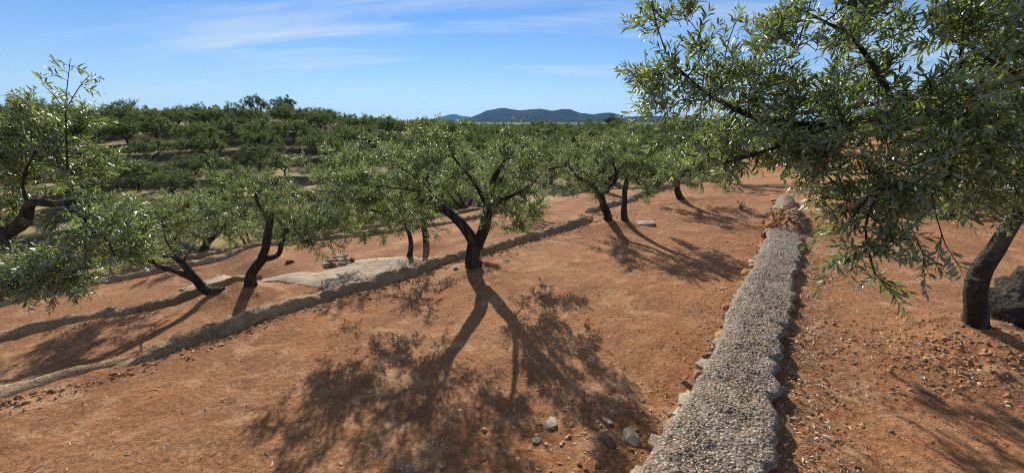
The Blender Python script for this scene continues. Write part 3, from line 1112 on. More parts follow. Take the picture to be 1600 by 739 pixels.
def grow(limbs, lobes, seed, twigs=9, leaf=.055, tw_len=(.14, .30), spacing=.024, up=.35, limb_sides=10, branch_sides=5, shoots=(), clump_k=1.0, droop=.0, limb_k=.74):
    """limbs: [(points, radii)], lobes: [(centre, (rx,ry,rz), clumps)] -> wood Acc, leaf arrays"""
    g = np.random.default_rng(seed)
    wood = Acc()
    nodes, ndir, ok, nrad = [], [], [], []
    for li, (pts, rads) in enumerate(limbs):
        pr = np.column_stack([np.asarray(pts, float), np.asarray(rads, float)])
        R_ = catmull(pr, .05)
        P, r = R_[:, :3].copy(), np.maximum(R_[:, 3] * limb_k, .004)
        s = np.arange(len(P)) * .05
        for a_ in range(3):
            P[:, a_] += .5 * r * vnoise(s * 5 + 9.3 * a_, s * 0 + li, seed + 31) * sstep(0, .25, s)
        wood.add(*sweep(P, r, limb_sides, seed + li, .55))
        T = unit(np.gradient(P, axis=0))
        k0 = int(len(P) * (.45 if li == 0 else .3))
        for k in range(len(P)):
            nodes.append(P[k]); ndir.append(T[k]); ok.append(k >= k0); nrad.append(r[k])
    nodes = np.array(nodes); ndir = np.array(ndir); ok = np.array(ok); nrad = np.array(nrad)
    cl, cd = [], []
    for (c, rad3, n) in lobes:
        c = np.asarray(c, float)
        n = max(1, int(round(n * clump_k)))
        d = unit(g.normal(size=(n, 3)))
        q = d * (g.random((n, 1)) ** .42)
        cl.append(c + q * np.array(rad3)); cd.append(unit(d * .8 + np.array([0, 0, .3])))
    cl = np.vstack(cl); cd = np.vstack(cd)
    cen = cl.mean(0)
    N_, D_, R_ = nodes[ok], ndir[ok], nrad[ok]
    d0 = np.array([np.min(np.linalg.norm(N_ - c, axis=1)) for c in cl])
    starts, sdirs = [], []
    for ci in np.argsort(d0):
        c = cl[ci]
        dd = np.linalg.norm(N_ - c, axis=1)
        dv = np.sum(D_ * unit(c - N_), 1)
        k = int(np.argmin(dd * (1.25 - .25 * dv)))
        p0 = N_[k]; L = dd[k]
        outd = unit(cd[ci] * .6 + unit(c - cen) * .5)
        n = max(3, int(L / .07) + 1)
        t = np.linspace(0, 1, n)[:, None]
        c1 = p0 + (D_[k] * .3 + unit(c - p0) * .25) * L
        c2 = c - outd * L * .3 - np.array([0, 0, .06]) * L
        P = (1 - t) ** 3 * p0 + 3 * (1 - t) ** 2 * t * c1 + 3 * (1 - t) * t ** 2 * c2 + t ** 3 * c
        P[1:-1] += g.normal(0, .035 * min(L, .5), (n - 2, 3))
        r0 = min(R_[k] * .62, .004 + .018 * L ** .8); r = r0 + (0.0022 - r0) * t[:, 0] ** .8
        wood.add(*sweep(P, r, branch_sides, 0, 0))
        T = unit(np.gradient(P, axis=0))
        N_ = np.vstack([N_, P[1:]]); D_ = np.vstack([D_, T[1:]]); R_ = np.concatenate([R_, r[1:]])
        m = twigs
        pk = g.integers(max(0, n // 2 - 1), n, m)
        st = P[pk] + g.normal(0, .012, (m, 3))
        spread = unit(g.normal(size=(m, 3))) * .9 + outd * .55 + np.array([0, 0, up]) + T[pk] * .3
        starts.append(st); sdirs.append(spread)
    starts = np.vstack(starts); sdirs = unit(np.vstack(sdirs))
    lens = g.uniform(*tw_len, len(starts)) * (.55 + .45 * g.random(len(starts)))
    sag = lens * g.uniform(-.12, .28 + droop, len(starts))
    for (pts, rad) in shoots:
        P = catmull(np.asarray(pts, float), .05)
        wood.add(*sweep(P, np.linspace(rad, .0018, len(P)), 5))
        T = unit(np.gradient(P, axis=0))
        m = len(P) * 2 // 3
        pk = g.integers(len(P) // 4, len(P), m)
        starts = np.vstack([starts, P[pk]]); sdirs = np.vstack([sdirs, unit(T[pk] * 1.0 + .7 * g.normal(size=(m, 3)))])
        ll = g.uniform(.08, .2, m); lens = np.concatenate([lens, ll]); sag = np.concatenate([sag, ll * .1])
    twig_tubes(wood, starts, sdirs, lens, sag)
    pos, ld, lu, sz = ladder(g, starts, sdirs, lens, sag, spacing, leaf)
    return wood, (pos, ld, lu, sz), g


def olive_tree(name, label, base, limbs, lobes, seed, shape=LEAF_MID, group=None, singles=0, stem=None, stem_label=None, **kw):
    root = link(name, None, label=label, category="tree")
    base = np.asarray(base, float)
    root.location = base
    if group:
        root["group"] = group
    wood, (pos, ld, lu, sz), g = grow(limbs, lobes, seed, **kw)
    tm = wood.mesh("trunk", [M_BARK])
    co = np.empty(len(tm.vertices) * 3, np.float32); tm.vertices.foreach_get("co", co)
    tm.vertices.foreach_set("co", (co.reshape(-1, 3) - base.astype(np.float32)).ravel())
    link("trunk", tm, root)
    Fr = leaf_frames(pos, ld, lu, sz)
    if singles:
        X, Y, W = project(pos)
        vis = (W > .2) & (X > 5) & (X < 1595) & (Y > 5) & (Y < 735)
        score = np.where(vis, sz / np.maximum(W, .2), 0)
        order = np.argsort(-score)
        pick, rest = order[:singles], order[singles:]
        for k in range(3):
            me = leaves_mesh("leaf", np.zeros((1, 3)), np.eye(3)[None], LEAF_FINE, M_LEAF_NEAR, np.random.default_rng(50 + k))
            for q in pick[k::3]:
                o = link("leaf", me, root)
                M = Fr[q]; p = pos[q] - base
                o.matrix_basis = Matrix([[*M[0], p[0]], [*M[1], p[1]], [*M[2], p[2]], [0, 0, 0, 1]])
        pos, Fr = pos[rest], Fr[rest]
    cm = leaves_mesh("crown", pos - base, Fr, shape, M_LEAF_NEAR if singles else M_LEAF, g)
    cr = link("crown", cm, root)
    if singles:
        cr["kind"] = "stuff"
    return root


def gpt(px, py, Y, dz=0.0):
    """ground point below the sight line at distance Y"""
    p = at(px, py, Y)
    return np.array([p[0], Y, gz(p[0], Y) + dz])


def LB(px, py, Y, rx, ry, rz, n):
    return (at(px, py, Y), (rx, ry, rz), n)


# --- the forked olive in the middle
B = np.array([-.56, 5.18, gz(-.56, 5.18) - .06])
fk = at(744, 380, 5.14)
tipL = at(668, 303, 4.95)
olive_tree("olive_tree", "forked olive tree in the middle, sawn-off limb leaning towards the gully", B,
           [([B, B + [.02, 0, .10], at(736, 408, 5.16), fk], [.19, .155, .125, .125]),
            ([fk - [0, 0, .05], at(722, 352, 5.08), at(695, 328, 5.0), tipL], [.11, .085, .07, .06]),
            ([fk - [0, 0, .06], at(757, 352, 5.16), at(764, 320, 5.2), at(772, 280, 5.22), at(790, 248, 5.25)], [.105, .085, .07, .05, .025]),
            ([at(690, 322, 4.98), at(660, 285, 5.05), at(625, 262, 5.1), at(600, 240, 5.1)], [.030, .022, .016, .010]),
            ([at(690, 320, 4.97), at(660, 300, 4.7), at(625, 295, 4.5), at(590, 290, 4.4)], [.026, .018, .013, .008]),
            ([at(764, 330, 5.2), at(740, 285, 5.0), at(712, 250, 4.9), at(700, 225, 4.95)], [.036, .027, .018, .011]),
            ([at(762, 325, 5.2), at(790, 310, 4.8), at(812, 300, 4.5), at(826, 290, 4.3)], [.04, .034, .024, .012])],
           [LB(622, 290, 4.7, .50, .5, .40, 22), LB(590, 325, 4.7, .26, .35, .24, 7), LB(645, 230, 5.1, .42, .45, .28, 10),
            LB(705, 235, 5.0, .46, .5, .34, 12), LB(690, 285, 4.85, .40, .4, .30, 13), LB(785, 245, 5.1, .44, .5, .38, 17),
            LB(815, 300, 4.9, .36, .5, .38, 17), LB(765, 310, 5.0, .30, .4, .34, 12), LB(650, 335, 5.7, .48, .35, .25, 11), LB(805, 322, 5.6, .42, .35, .25, 10), LB(570, 300, 5.0, .35, .4, .28, 11), LB(545, 275, 4.8, .32, .35, .25, 9), LB(660, 350, 4.7, .3, .3, .2, 5), LB(790, 345, 5.0, .26, .3, .2, 6)],
           11, twigs=9, leaf=.064, clump_k=1.1, tw_len=(.11, .25), spacing=.023, limb_k=.8,
           shoots=[([at(795, 250, 5.2), at(812, 220, 5.2), at(818, 190, 5.2)], .006), ([at(690, 240, 5.1), at(680, 210, 5.1), at(676, 186, 5.1)], .006)])

# --- twin-stemmed olive further along the terrace
B = np.array([2.05, 7.75, gz(2.05, 7.75) - .05])
B2 = np.array([2.33, 7.62, gz(2.33, 7.62) - .05])
olive_tree("olive_tree", "twin-stemmed olive tree at the end of the long kerb", B,
           [([B, at(946, 330, 7.74), at(938, 305, 7.72)], [.125, .10, .085]),
            ([B2, at(974, 330, 7.62), at(977, 300, 7.6), at(982, 270, 7.6), at(1000, 240, 7.6)], [.12, .09, .075, .05, .02]),
            ([at(938, 307, 7.72), at(925, 290, 7.75), at(905, 278, 7.8), at(890, 262, 7.8)], [.075, .06, .045, .02]),
            ([at(938, 307, 7.72), at(955, 292, 7.7), at(962, 272, 7.7), at(955, 245, 7.7)], [.07, .055, .045, .02])],
           [LB(910, 262, 7.8, .55, .6, .42, 22), LB(965, 240, 7.7, .6, .6, .38, 22), LB(1020, 262, 7.5, .45, .5, .42, 18), LB(925, 295, 7.5, .35, .4, .28, 9),
            LB(1005, 300, 7.5, .36, .4, .3, 10), LB(985, 270, 7.2, .4, .4, .3, 10)], 21, twigs=9, leaf=.066, clump_k=1.15, tw_len=(.11, .25), spacing=.023)

# --- olive leaning on the far part of the same terrace
B = np.array([4.40, 9.72, gz(4.40, 9.72) - .05])
olive_tree("olive_tree", "small leaning olive tree alone on the terrace beyond the twin-stemmed one", B,
           [([B, at(1064, 312, 9.7), at(1058, 298, 9.68), at(1062, 278, 9.6), at(1085, 255, 9.5)], [.15, .12, .10, .07, .03]),
            ([at(1060, 285, 9.65), at(1040, 270, 9.6), at(1025, 255, 9.6)], [.06, .04, .02])],
           [LB(1080, 262, 9.5, .85, .8, .55, 36), LB(1035, 275, 9.5, .5, .6, .42, 16), LB(1120, 280, 9.4, .4, .5, .3, 10)], 31, twigs=9, leaf=.066, clump_k=1.15, tw_len=(.11, .25), spacing=.023)

K2 = 1.156


def at2(px, py, Y):
    return at(px, py, Y * K2)


def LB2(px, py, Y, rx, ry, rz, n):
    return (at2(px, py, Y), (rx * K2, ry * K2, rz * K2), int(n * 1.25))


# --- olive beyond the kerb, short trunk leaning towards the gully
B = np.array([.61, 11.5, gz(.61, 11.5) - .05])
olive_tree("olive_tree", "short-trunked olive tree beyond the kerb, left of the twin-stemmed one", B,
           [([B, at2(828, 326, 9.95), at2(819, 312, 9.95), at2(815, 290, 9.95), at2(835, 262, 9.9)], [.17, .14, .12, .07, .03]),
            ([at2(817, 305, 9.95), at2(850, 270, 9.8), at2(885, 258, 9.7)], [.07, .05, .02])],
           [LB2(845, 240, 9.9, .95, .9, .60, 44), LB2(880, 275, 9.5, .6, .6, .5, 22), LB2(800, 270, 9.7, .5, .6, .45, 16)], 41, twigs=9, leaf=.066, clump_k=1.15, tw_len=(.11, .25), spacing=.023)

# --- two slim olives on the second terrace behind the forked tree
B = np.array([-2.12, 7.42, gz(-2.12, 7.42) - .05])
olive_tree("olive_tree", "slim olive tree just behind the forked one, nearer of two on the lower terrace", B,
           [([B, at2(642, 388, 6.42), at2(640, 365, 6.4), at2(622, 330, 6.4), at2(590, 290, 6.4)], [.10, .075, .065, .05, .02]),
            ([at2(634, 350, 6.4), at2(600, 335, 6.3), at2(560, 320, 6.3), at2(535, 300, 6.3)], [.045, .035, .025, .012])],
           [LB2(560, 290, 6.4, .7, .7, .5, 30), LB2(535, 335, 6.3, .45, .5, .42, 17), LB2(600, 350, 6.2, .45, .5, .3, 14), LB2(520, 250, 6.5, .45, .5, .3, 12), LB2(580, 240, 6.5, .5, .5, .3, 13)],
           51, twigs=9, leaf=.066, clump_k=1.15, tw_len=(.11, .25), spacing=.023, shoots=[([at2(560, 245, 6.4), at2(565, 215, 6.4), at2(563, 195, 6.4)], .006)])
B = np.array([-1.94, 8.30, gz(-1.94, 8.30) - .05])
olive_tree("olive_tree", "slim olive tree behind the forked one, farther of two on the lower terrace", B,
           [([B, at2(664, 360, 7.17), at2(661, 335, 7.15), at2(664, 290, 7.15), at2(680, 250, 7.15)], [.11, .09, .075, .05, .02])],
           [LB2(650, 260, 7.2, .75, .7, .45, 30), LB2(720, 270, 7.1, .6, .6, .5, 20), LB2(640, 310, 7.0, .5, .5, .35, 12)], 61, twigs=9, leaf=.066, clump_k=1.15, tw_len=(.11, .25), spacing=.023)

# --- low olive with two leaning trunks on the second terrace, left
B = np.array([-4.30, 5.81, gz(-4.30, 5.81) - .05])
B2 = np.array([-4.65, 5.66, gz(-4.65, 5.66) - .05])
olive_tree("olive_tree", "low olive tree with two trunks leaning apart, beside the smooth mortar apron", B,
           [([B, at2(392, 432, 5.02), at2(403, 412, 5.0), at2(417, 400, 5.0)], [.13, .105, .095, .08]),
            ([at2(408, 408, 5.0), at2(417, 375, 5.0), at2(423, 334, 4.98)], [.085, .075, .06]),
            ([at2(412, 405, 5.0), at2(435, 398, 5.02), at2(443, 372, 5.05), at2(455, 345, 5.1)], [.07, .055, .045, .02]),
            ([at2(421, 350, 4.98), at2(405, 320, 5.0), at2(395, 285, 5.1)], [.04, .03, .015]),
            ([B2, at2(325, 455, 4.85), at2(303, 435, 4.8), at2(288, 415, 4.78), at2(268, 398, 4.75)], [.12, .105, .09, .07, .045]),
            ([at2(305, 437, 4.8), at2(275, 425, 4.7), at2(245, 415, 4.6), at2(225, 400, 4.5)], [.06, .05, .035, .02])],
           [LB2(405, 295, 5.1, .62, .6, .34, 22), LB2(345, 345, 5.0, .45, .5, .34, 20), LB2(470, 345, 5.2, .42, .5, .34, 18), LB2(265, 350, 5.5, .50, .5, .36, 22),
            LB2(210, 370, 5.2, .42, .45, .38, 18), LB2(170, 350, 5.8, .4, .4, .3, 10), LB2(520, 370, 5.3, .28, .4, .24, 9), LB2(310, 325, 5.3, .5, .5, .22, 12), LB2(240, 338, 5.2, .4, .5, .2, 10)], 71, twigs=9, leaf=.066, clump_k=1.15, tw_len=(.11, .25), spacing=.023)

# --- the tree at the left edge: limb and leaves reach in
B = np.array([-6.1, 3.2, gz(-6.1, 3.2) - .05])
olive_tree("olive_tree", "olive tree at the left edge, thick dark limb and leaves reaching in", B,
           [([B, B + [.08, 0, .5], B + [.3, 0, 1.0], at(-60, 400, 3.3)], [.2, .17, .14, .10]),
            ([at(-70, 405, 3.3), at(10, 365, 3.2), at(38, 345, 3.18), at(48, 318, 3.15), at(80, 318, 3.1), at(115, 316, 3.05)], [.10, .085, .08, .06, .045, .035]),
            ([at(45, 325, 3.15), at(35, 280, 3.15), at(60, 230, 3.15), at(70, 200, 3.15)], [.024, .018, .013, .008]),
            ([at(100, 318, 3.07), at(130, 345, 3.0), at(165, 372, 2.95), at(180, 400, 2.9)], [.03, .024, .016, .01]),
            ([at(0, 372, 3.2), at(40, 400, 3.0), at(90, 425, 2.9)], [.035, .028, .012])],
           [LB(20, 235, 3.35, .42, .3, .26, 20), LB(90, 245, 3.35, .34, .3, .24, 15), LB(130, 270, 3.4, .26, .25, .16, 9), LB(30, 290, 3.65, .4, .25, .2, 9), LB(150, 345, 3.25, .30, .25, .2, 13),
            LB(70, 420, 2.95, .36, .25, .16, 15), LB(150, 395, 2.9, .30, .3, .2, 12), LB(-40, 300, 3.3, .4, .5, .5, 20), LB(110, 440, 2.9, .22, .25, .12, 6), LB(200, 345, 3.2, .2, .3, .18, 7), LB(60, 200, 3.3, .4, .3, .14, 10), LB(10, 410, 3.3, .4, .3, .2, 12), LB(10, 450, 2.9, .25, .25, .12, 6)],
           81, shape=LEAF_FINE, singles=150, twigs=7, clump_k=1.15, limb_sides=16, limb_k=.56, leaf=.064, tw_len=(.14, .28), spacing=.026,
           shoots=[([at(105, 265, 3.1), at(104, 215, 3.1), at(103, 160, 3.1), at(110, 92, 3.1)], .007), ([at(103, 175, 3.1), at(85, 150, 3.1), at(66, 132, 3.1)], .004),
                   ([at(104, 170, 3.1), at(125, 135, 3.1), at(140, 118, 3.1)], .004), ([at(30, 230, 3.1), at(50, 185, 3.1), at(40, 160, 3.1)], .004)])

# --- the near tree at the right: its branches hang over the wall
B = np.array([3.70, 2.72, gz(3.70, 2.72) - .06])
olive_tree("olive_tree", "near olive tree at the right whose leafy branches hang over the wall", B,
           [([B, at(1522, 480, 2.70), at(1530, 430, 2.68), at(1562, 378, 2.66), at(1592, 330, 2.62), at(1610, 260, 2.55)], [.155, .105, .092, .084, .075, .065]),
            ([at(1606, 275, 2.56), at(1560, 210, 2.45), at(1480, 170, 2.35), at(1390, 180, 2.25), at(1290, 195, 2.2), at(1200, 190, 2.2), at(1110, 150, 2.25), at(1040, 90, 2.3)], [.07, .06, .052, .045, .038, .028, .018, .008]),
            ([at(1600, 290, 2.58), at(1540, 280, 2.2), at(1450, 280, 1.95), at(1370, 300, 1.8), at(1330, 340, 1.75)], [.034, .025, .018, .012, .008]),
            ([at(1610, 255, 2.55), at(1590, 150, 2.5), at(1540, 60, 2.45), at(1480, -20, 2.4)], [.05, .034, .026, .016]),
            ([at(1400, 180, 2.26), at(1375, 120, 2.2), at(1330, 60, 2.2), at(1260, 20, 2.2)], [.03, .024, .016, .01]),
            ([at(1300, 195, 2.2), at(1240, 220, 2.1), at(1170, 245, 2.05), at(1110, 260, 2.05)], [.025, .02, .014, .008]),
            ([at(1606, 262, 2.55), (3.6, 3.3, 1.75), (2.9, 3.9, 1.7), (2.1, 4.0, 1.5)], [.055, .04, .03, .015]),
            ([at(1605, 250, 2.5), at(1620, 180, 2.0), at(1590, 120, 1.75), at(1540, 90, 1.65)], [.03, .020, .014, .009]),
            ([at(1372, 300, 1.8), at(1352, 350, 1.78), at(1358, 395, 1.76), at(1368, 430, 1.75)], [.010, .007, .005, .003])],
           [LB(1040, 90, 2.3, .20, .3, .26, 15), LB(1090, 140, 2.25, .26, .3, .26, 16), LB(1170, 120, 2.25, .30, .35, .30, 24), LB(1250, 80, 2.2, .30, .35, .26, 22), LB(1040, 175, 2.3, .16, .25, .18, 7),
            LB(1130, 215, 2.15, .30, .35, .22, 19), LB(1220, 205, 2.15, .30, .3, .26, 20), LB(1310, 150, 2.1, .32, .35, .30, 24), LB(1390, 90, 2.15, .32, .35, .26, 20), LB(1470, 50, 2.2, .32, .35, .24, 17),
            LB(1400, 220, 1.9, .32, .3, .26, 24), LB(1320, 260, 1.95, .30, .3, .22, 20), LB(1490, 190, 1.8, .32, .3, .28, 24), LB(1560, 110, 1.8, .32, .3, .34, 22), LB(1560, 250, 2.0, .30, .35, .26, 20),
            LB(1460, 285, 1.9, .28, .3, .14, 13), LB(1235, 255, 2.0, .18, .25, .08, 6), LB(1355, 330, 1.78, .14, .18, .12, 8), LB(1362, 385, 1.76, .12, .12, .10, 6), LB(1375, 428, 1.75, .07, .08, .04, 2), 
            LB(1540, 320, 2.3, .2, .3, .12, 7), LB(1650, 150, 2.2, .4, .6, .7, 26), LB(1560, 0, 2.2, .4, .5, .3, 12), LB(1300, -20, 2.3, .5, .5, .2, 10),
            LB(1590, 200, 1.75, .22, .25, .26, 16), LB(1585, 290, 1.9, .22, .25, .14, 11), LB(1520, 300, 2.0, .2, .25, .10, 8), LB(1580, 40, 1.9, .25, .25, .2, 12),
            ((2.1, 4.0, 1.40), (.5, .4, .28), 16), ((2.9, 4.2, 1.65), (.5, .5, .34), 18), ((1.6, 3.5, 1.30), (.3, .35, .2), 7), ((3.5, 4.4, 1.9), (.6, .5, .4), 14)],
           91, shape=LEAF_FINE, singles=300, twigs=6, leaf=.058, tw_len=(.12, .26), spacing=.022, clump_k=.68, limb_sides=20, limb_k=.60, branch_sides=5, droop=.15, up=.3,
           shoots=[([at(1395, 300, 1.7), at(1420, 350, 1.6), at(1442, 392, 1.55)], .0025), ([at(1455, 300, 1.6), at(1465, 345, 1.5), at(1478, 384, 1.45)], .0025),
                   ([at(1500, 120, 2.0), at(1504, 60, 2.0), at(1506, 0, 2.0)], .010), ([at(1040, 80, 2.3), at(1026, 40, 2.3), at(1018, 5, 2.3)], .004),
                   ([at(1130, 100, 2.25), at(1140, 60, 2.25), at(1152, 30, 2.25)], .004), ([at(1250, 60, 2.2), at(1262, 20, 2.2), at(1270, -10, 2.2)], .005)])
# thick gnarled second stem at the frame's right edge
g = np.random.default_rng(3)
b0 = at(1592, 520, 2.85)
b0[2] = gz(b0[0], b0[1]) - .08
V1, q4, q3 = sweep(catmull([(*b0, .27), (*(b0 + [.03, 0, .2]), .25), (*(b0 + [.12, .02, .42]), .19), (*(b0 + [.30, .02, .62]), .13)], .03)[:, :3],
                   catmull([(*b0, .27), (*(b0 + [.03, 0, .2]), .25), (*(b0 + [.12, .02, .42]), .19), (*(b0 + [.30, .02, .62]), .13)], .03)[:, 3], 26, 5, .9)
V1 = V1 + (fbm(V1[:, 0] / .07 + V1[:, 2] / .05, V1[:, 1] / .07, 12, 4) * .11)[:, None] * unit(V1 - np.array([b0[0], b0[1], 0]) * [1, 1, 0])
me = mesh_from("olive_stump", V1, q4, q3, [M_BARK])
link("olive_stump", me, label="dark gnarled stump beside the near trunk at the right edge", category="stump")


# ------------------------------------------------------------------ trees of the grove and the hillside
def generic(seed, leaf, spacing, twigs, clumps, tw, shape, matr, h=2.7, w=1.75, lowest=.75, trunk_r=.16, lobes_n=7, names=("trunk", "crown")):
    g = np.random.default_rng(seed)
    fz = g.uniform(.45, .7)
    tr = [(0, 0, -.25), (g.normal(0, .06), g.normal(0, .06), fz * .5), (g.normal(0, .12), g.normal(0, .12), fz)]
    limbs = [(tr, [trunk_r * 1.25, trunk_r * .95, trunk_r * .8])]
    lob = []
    n = g.integers(3, 5)
    a0 = g.uniform(0, 6.28)
    for k in range(n):
        a = a0 + k * 6.28 / n + g.normal(0, .3)
        rr_ = w * g.uniform(.45, .65); zz_ = h * g.uniform(.58, .78)
        e = np.array([math.cos(a) * rr_, math.sin(a) * rr_, zz_])
        m = np.array(tr[-1]) * .45 + e * .5 + [0, 0, -.1]
        limbs.append(([tr[-1], m, e], [trunk_r * .6, trunk_r * .4, trunk_r * .15]))
    for k in range(lobes_n):
        a = a0 + .4 + k * 2.4
        rr_ = w * math.sqrt((k + .4) / lobes_n) * .72
        zc = lowest + (h - lowest) * (.72 - .40 * (rr_ / w) ** 1.5) + g.normal(0, .12)
        s = g.uniform(.8, 1.2)
        lob.append(((math.cos(a) * rr_, math.sin(a) * rr_, zc), (w * .40 * s, w * .40 * s, (h - lowest) * .27 * s), max(3, clumps // lobes_n)))
    wood, (pos, ld, lu, sz), g2 = grow(limbs, lob, seed, twigs=twigs, leaf=leaf, tw_len=tw, spacing=spacing, limb_sides=7, branch_sides=3, limb_k=.9)
    return wood.mesh(names[0], [M_BARK]), leaves_mesh(names[1], pos, leaf_frames(pos, ld, lu, sz), shape, matr, g2)


MIDS = [generic(500 + k, .075, .032, 9, 84, (.16, .34), LEAF_MID, M_LEAF, h=2.6 + .2 * (k % 2), w=1.65) for k in range(4)]
FARS = [generic(600 + k, .17, .062, 8, 120, (.22, .46), LEAF_MID, M_LEAF_FAR, h=2.35 + .2 * (k % 3), w=1.95 + .15 * (k % 2), lowest=.14, trunk_r=.12) for k in range(6)]
DARKS = [generic(650 + k, .15, .060, 9, 130, (.2, .42), LEAF_MID, M_LEAF_DARK, h=3.4, w=1.8, lowest=.35) for k in range(2)]


def place_tree(meshes, x, y, s, rot, label, group=None, sz=1.0, name="olive_tree", parts=True):
    z = gz(x, y)
    root = link(name, None, label=label, category="tree")
    if group:
        root["group"] = group
    root.location = (x, y, z)
    root.rotation_euler = (0, 0, rot)
    root.scale = (s, s, s * sz)
    t = link("trunk", meshes[0], root); c = link("crown", meshes[1], root)
    return root


HILL = [(-40.8, 42.0, 3.3, "rounded bright green olive tree with visible trunk, upper left terrace of the far hillside"),
        (-40.9, 45.6, 3.9, "wide olive tree directly behind the bright green one on the far hillside"),
        (-34.2, 37.2, 3.4, "umbrella-shaped olive tree below the bright green one on the far hillside"),
        (-30.1, 30.8, 3.9, "broad low olive tree on the third bare terrace of the far hillside, leftmost there"),
        (-34.9, 44.3, 4.5, "large olive tree in the middle of the far hillside, above two straw-coloured ledges"),
        (-31.4, 39.9, 3.8, "flat-topped olive tree between two straw-coloured ledges on the far hillside"),
        (-29.0, 35.4, 2.5, "smaller of two touching olive trees low on the far hillside"),
        (-26.3, 33.9, 2.7, "darker of two touching olive trees low on the far hillside, trunk showing"),
        (-26.2, 29.4, 3.2, "lowest olive tree of the far hillside, half hidden by the near crown"),
        (-26.6, 42.0, 4.1, "full olive tree at the right end of the straw-coloured ledges"),
        (-29.6, 47.7, 5.0, "biggest olive tree of the far hillside, right of the bare ledges"),
        (-24.3, 37.3, 3.3, "olive tree under the full one at the right end of the ledges"),
        (-20.7, 35.1, 2.7, "small grey-green olive tree by the dark stone risers of the far hillside"),
        (-43.5, 51.5, 4.2, "olive tree just under the skyline below the bare twiggy tree"),
        (-39.8, 52.9, 4.6, "wide olive tree under the skyline, left of the dark feathery pair"),
        (-36.6, 54.1, 2.9, "small olive tree on the bare bank under the dark feathery pair"),
        (-55.9, 57.6, 3.6, "olive tree at the upper left of the far hillside beside a straw patch"),
        (-39.4, 57.6, 3.7, "olive tree right below the dark feathery pair on the skyline"),
        (-29.7, 54.0, 3.9, "olive tree upslope of the biggest one on the far hillside"),
        (-30.9, 27.8, 2.3, "small shaded olive tree at the lower left of the far hillside"),
        (-38.2, 34.7, 2.4, "small olive tree at the left end of the terraces beside the near leaves"),
        (-30.3, 60.3, 3.9, "olive tree near the skyline right of the dark feathery pair"),
        (-33.3, 58.6, 3.4, "olive tree near the skyline under the right feathery tree")]
random.seed(77)
used = []
for q, (x, y, w, lab) in enumerate(HILL):
    place_tree(FARS[q % 5], x, y, w / 3.1, q * 1.7, lab, "olive trees on the terraced hillside", sz=random.uniform(.85, 1.0))
    used.append((x, y))

# middle distance olives with places of their own
MIDP = [(300, 300, 9.6, .74, "bright olive tree on the lower terrace behind the two leaning trunks"),
        (225, 318, 9.4, .72, "olive tree on the lower terrace left of the two leaning trunks"),
        (452, 285, 11.8, .82, "olive tree below the apron, between the leaning trunks and the slim pair"),
        (372, 268, 14.0, .95, "tall olive tree rising from the gully behind the low two-trunk tree"),
        (170, 290, 13.5, .85, "olive tree in the gully behind the left-edge leaves"),
        (560, 262, 13.5, 1.0, "olive tree in the gully behind the slim pair"),
        (1122, 262, 13.2, .95, "olive tree at the far end of the kerb under the hanging branches"),
        (760, 240, 14.2, .95, "olive tree in the grove directly behind the forked one"),
        (950, 232, 14.6, .95, "olive tree in the grove directly behind the twin-stemmed one")]
for q, (px, py, Y, s, lab) in enumerate(MIDP):
    p = at(px, py, Y)
    place_tree(MIDS[q % 4], p[0], Y, s, q * 2.1, lab)
    used.append((p[0], Y))
for q, (u, v, s, lab) in enumerate([(17.5, -2.0, .95, "olive tree on the upper terrace straight past the end of the wall"), (18.5, -7.0, 1.0, "olive tree on the raised terrace behind the near hanging branches"),
                                    (26, -4.5, 1.05, "distant olive tree on the raised terrace beyond the low stone row"), (22, 1.8, 1.0, "olive tree beyond the end of the wall on the red path")]):
    x, y = to_xy(u, v)
    place_tree(MIDS[(q + 1) % 4], x, y, s, q * 1.3, lab)
    used.append((x, y))

# the grove: one tree per spot
cand = []
g = np.random.default_rng(99)
for ix in range(-30, 26):
    for iy in range(2, 42):
        x = (ix + (iy % 2) * .5) * 4.1 + g.normal(0, .8); y = iy * 3.6 + g.normal(0, .8)
        r = math.hypot(x, y); az = math.degrees(math.atan2(x, y))
        if r < 13.5 or r > (84 if az < -22 else 96) or not -60 < az < 58:
            continue
        hill = az < -22
        if hill and ((r < 33 and not (r < 26 and az > -30)) or (r < 56 and g.random() < .22)):
            continue
        if az > 24 and (r < 24 or g.random() < .35):
            continue
        if min(math.hypot(x - a, y - b) for a, b in used) < (3.6 if hill and r < 56 else 3.0):
            continue
        if az > -22 and r > 45 and g.random() < .25:
            continue
        cand.append((r, x, y, az))
cand.sort()
cand = cand[:295]
for q, (r, x, y, az) in enumerate(cand):
    if az < -22:
        rowd = "skyline row" if r > 70 else ("upper rows" if r > 56 else "middle ledges")
        side = "left of the bare twiggy tree" if az < -44 else ("below the dark feathery pair" if az < -33 else "right of the dark feathery pair")
        lab, grp = f"olive tree in the {rowd} of the far hillside, {side}", "olive trees along the hilltop"
    else:
        rowd = "nearest rows" if r < 30 else ("middle rows" if r < 55 else "farthest rows")
        side = ("behind the slim pair of olives" if az < -12 else "behind the forked tree" if az < 0 else "behind the short-trunked tree" if az < 9 else
                "behind the twin-stemmed tree" if az < 20 else "behind the hanging branches" if az < 34 else "behind the near tree at the right")
        lab, grp = f"olive tree in the {rowd} of the grove, {side}", "olive trees of the valley grove"
    place_tree(FARS[int(g.integers(0, 6))] if r > 19 else MIDS[q % 4], x, y, g.uniform(.72, 1.22) * (1.1 if r > 45 else 1), g.uniform(0, 6.28), lab, grp, sz=g.uniform(.85, 1.05))

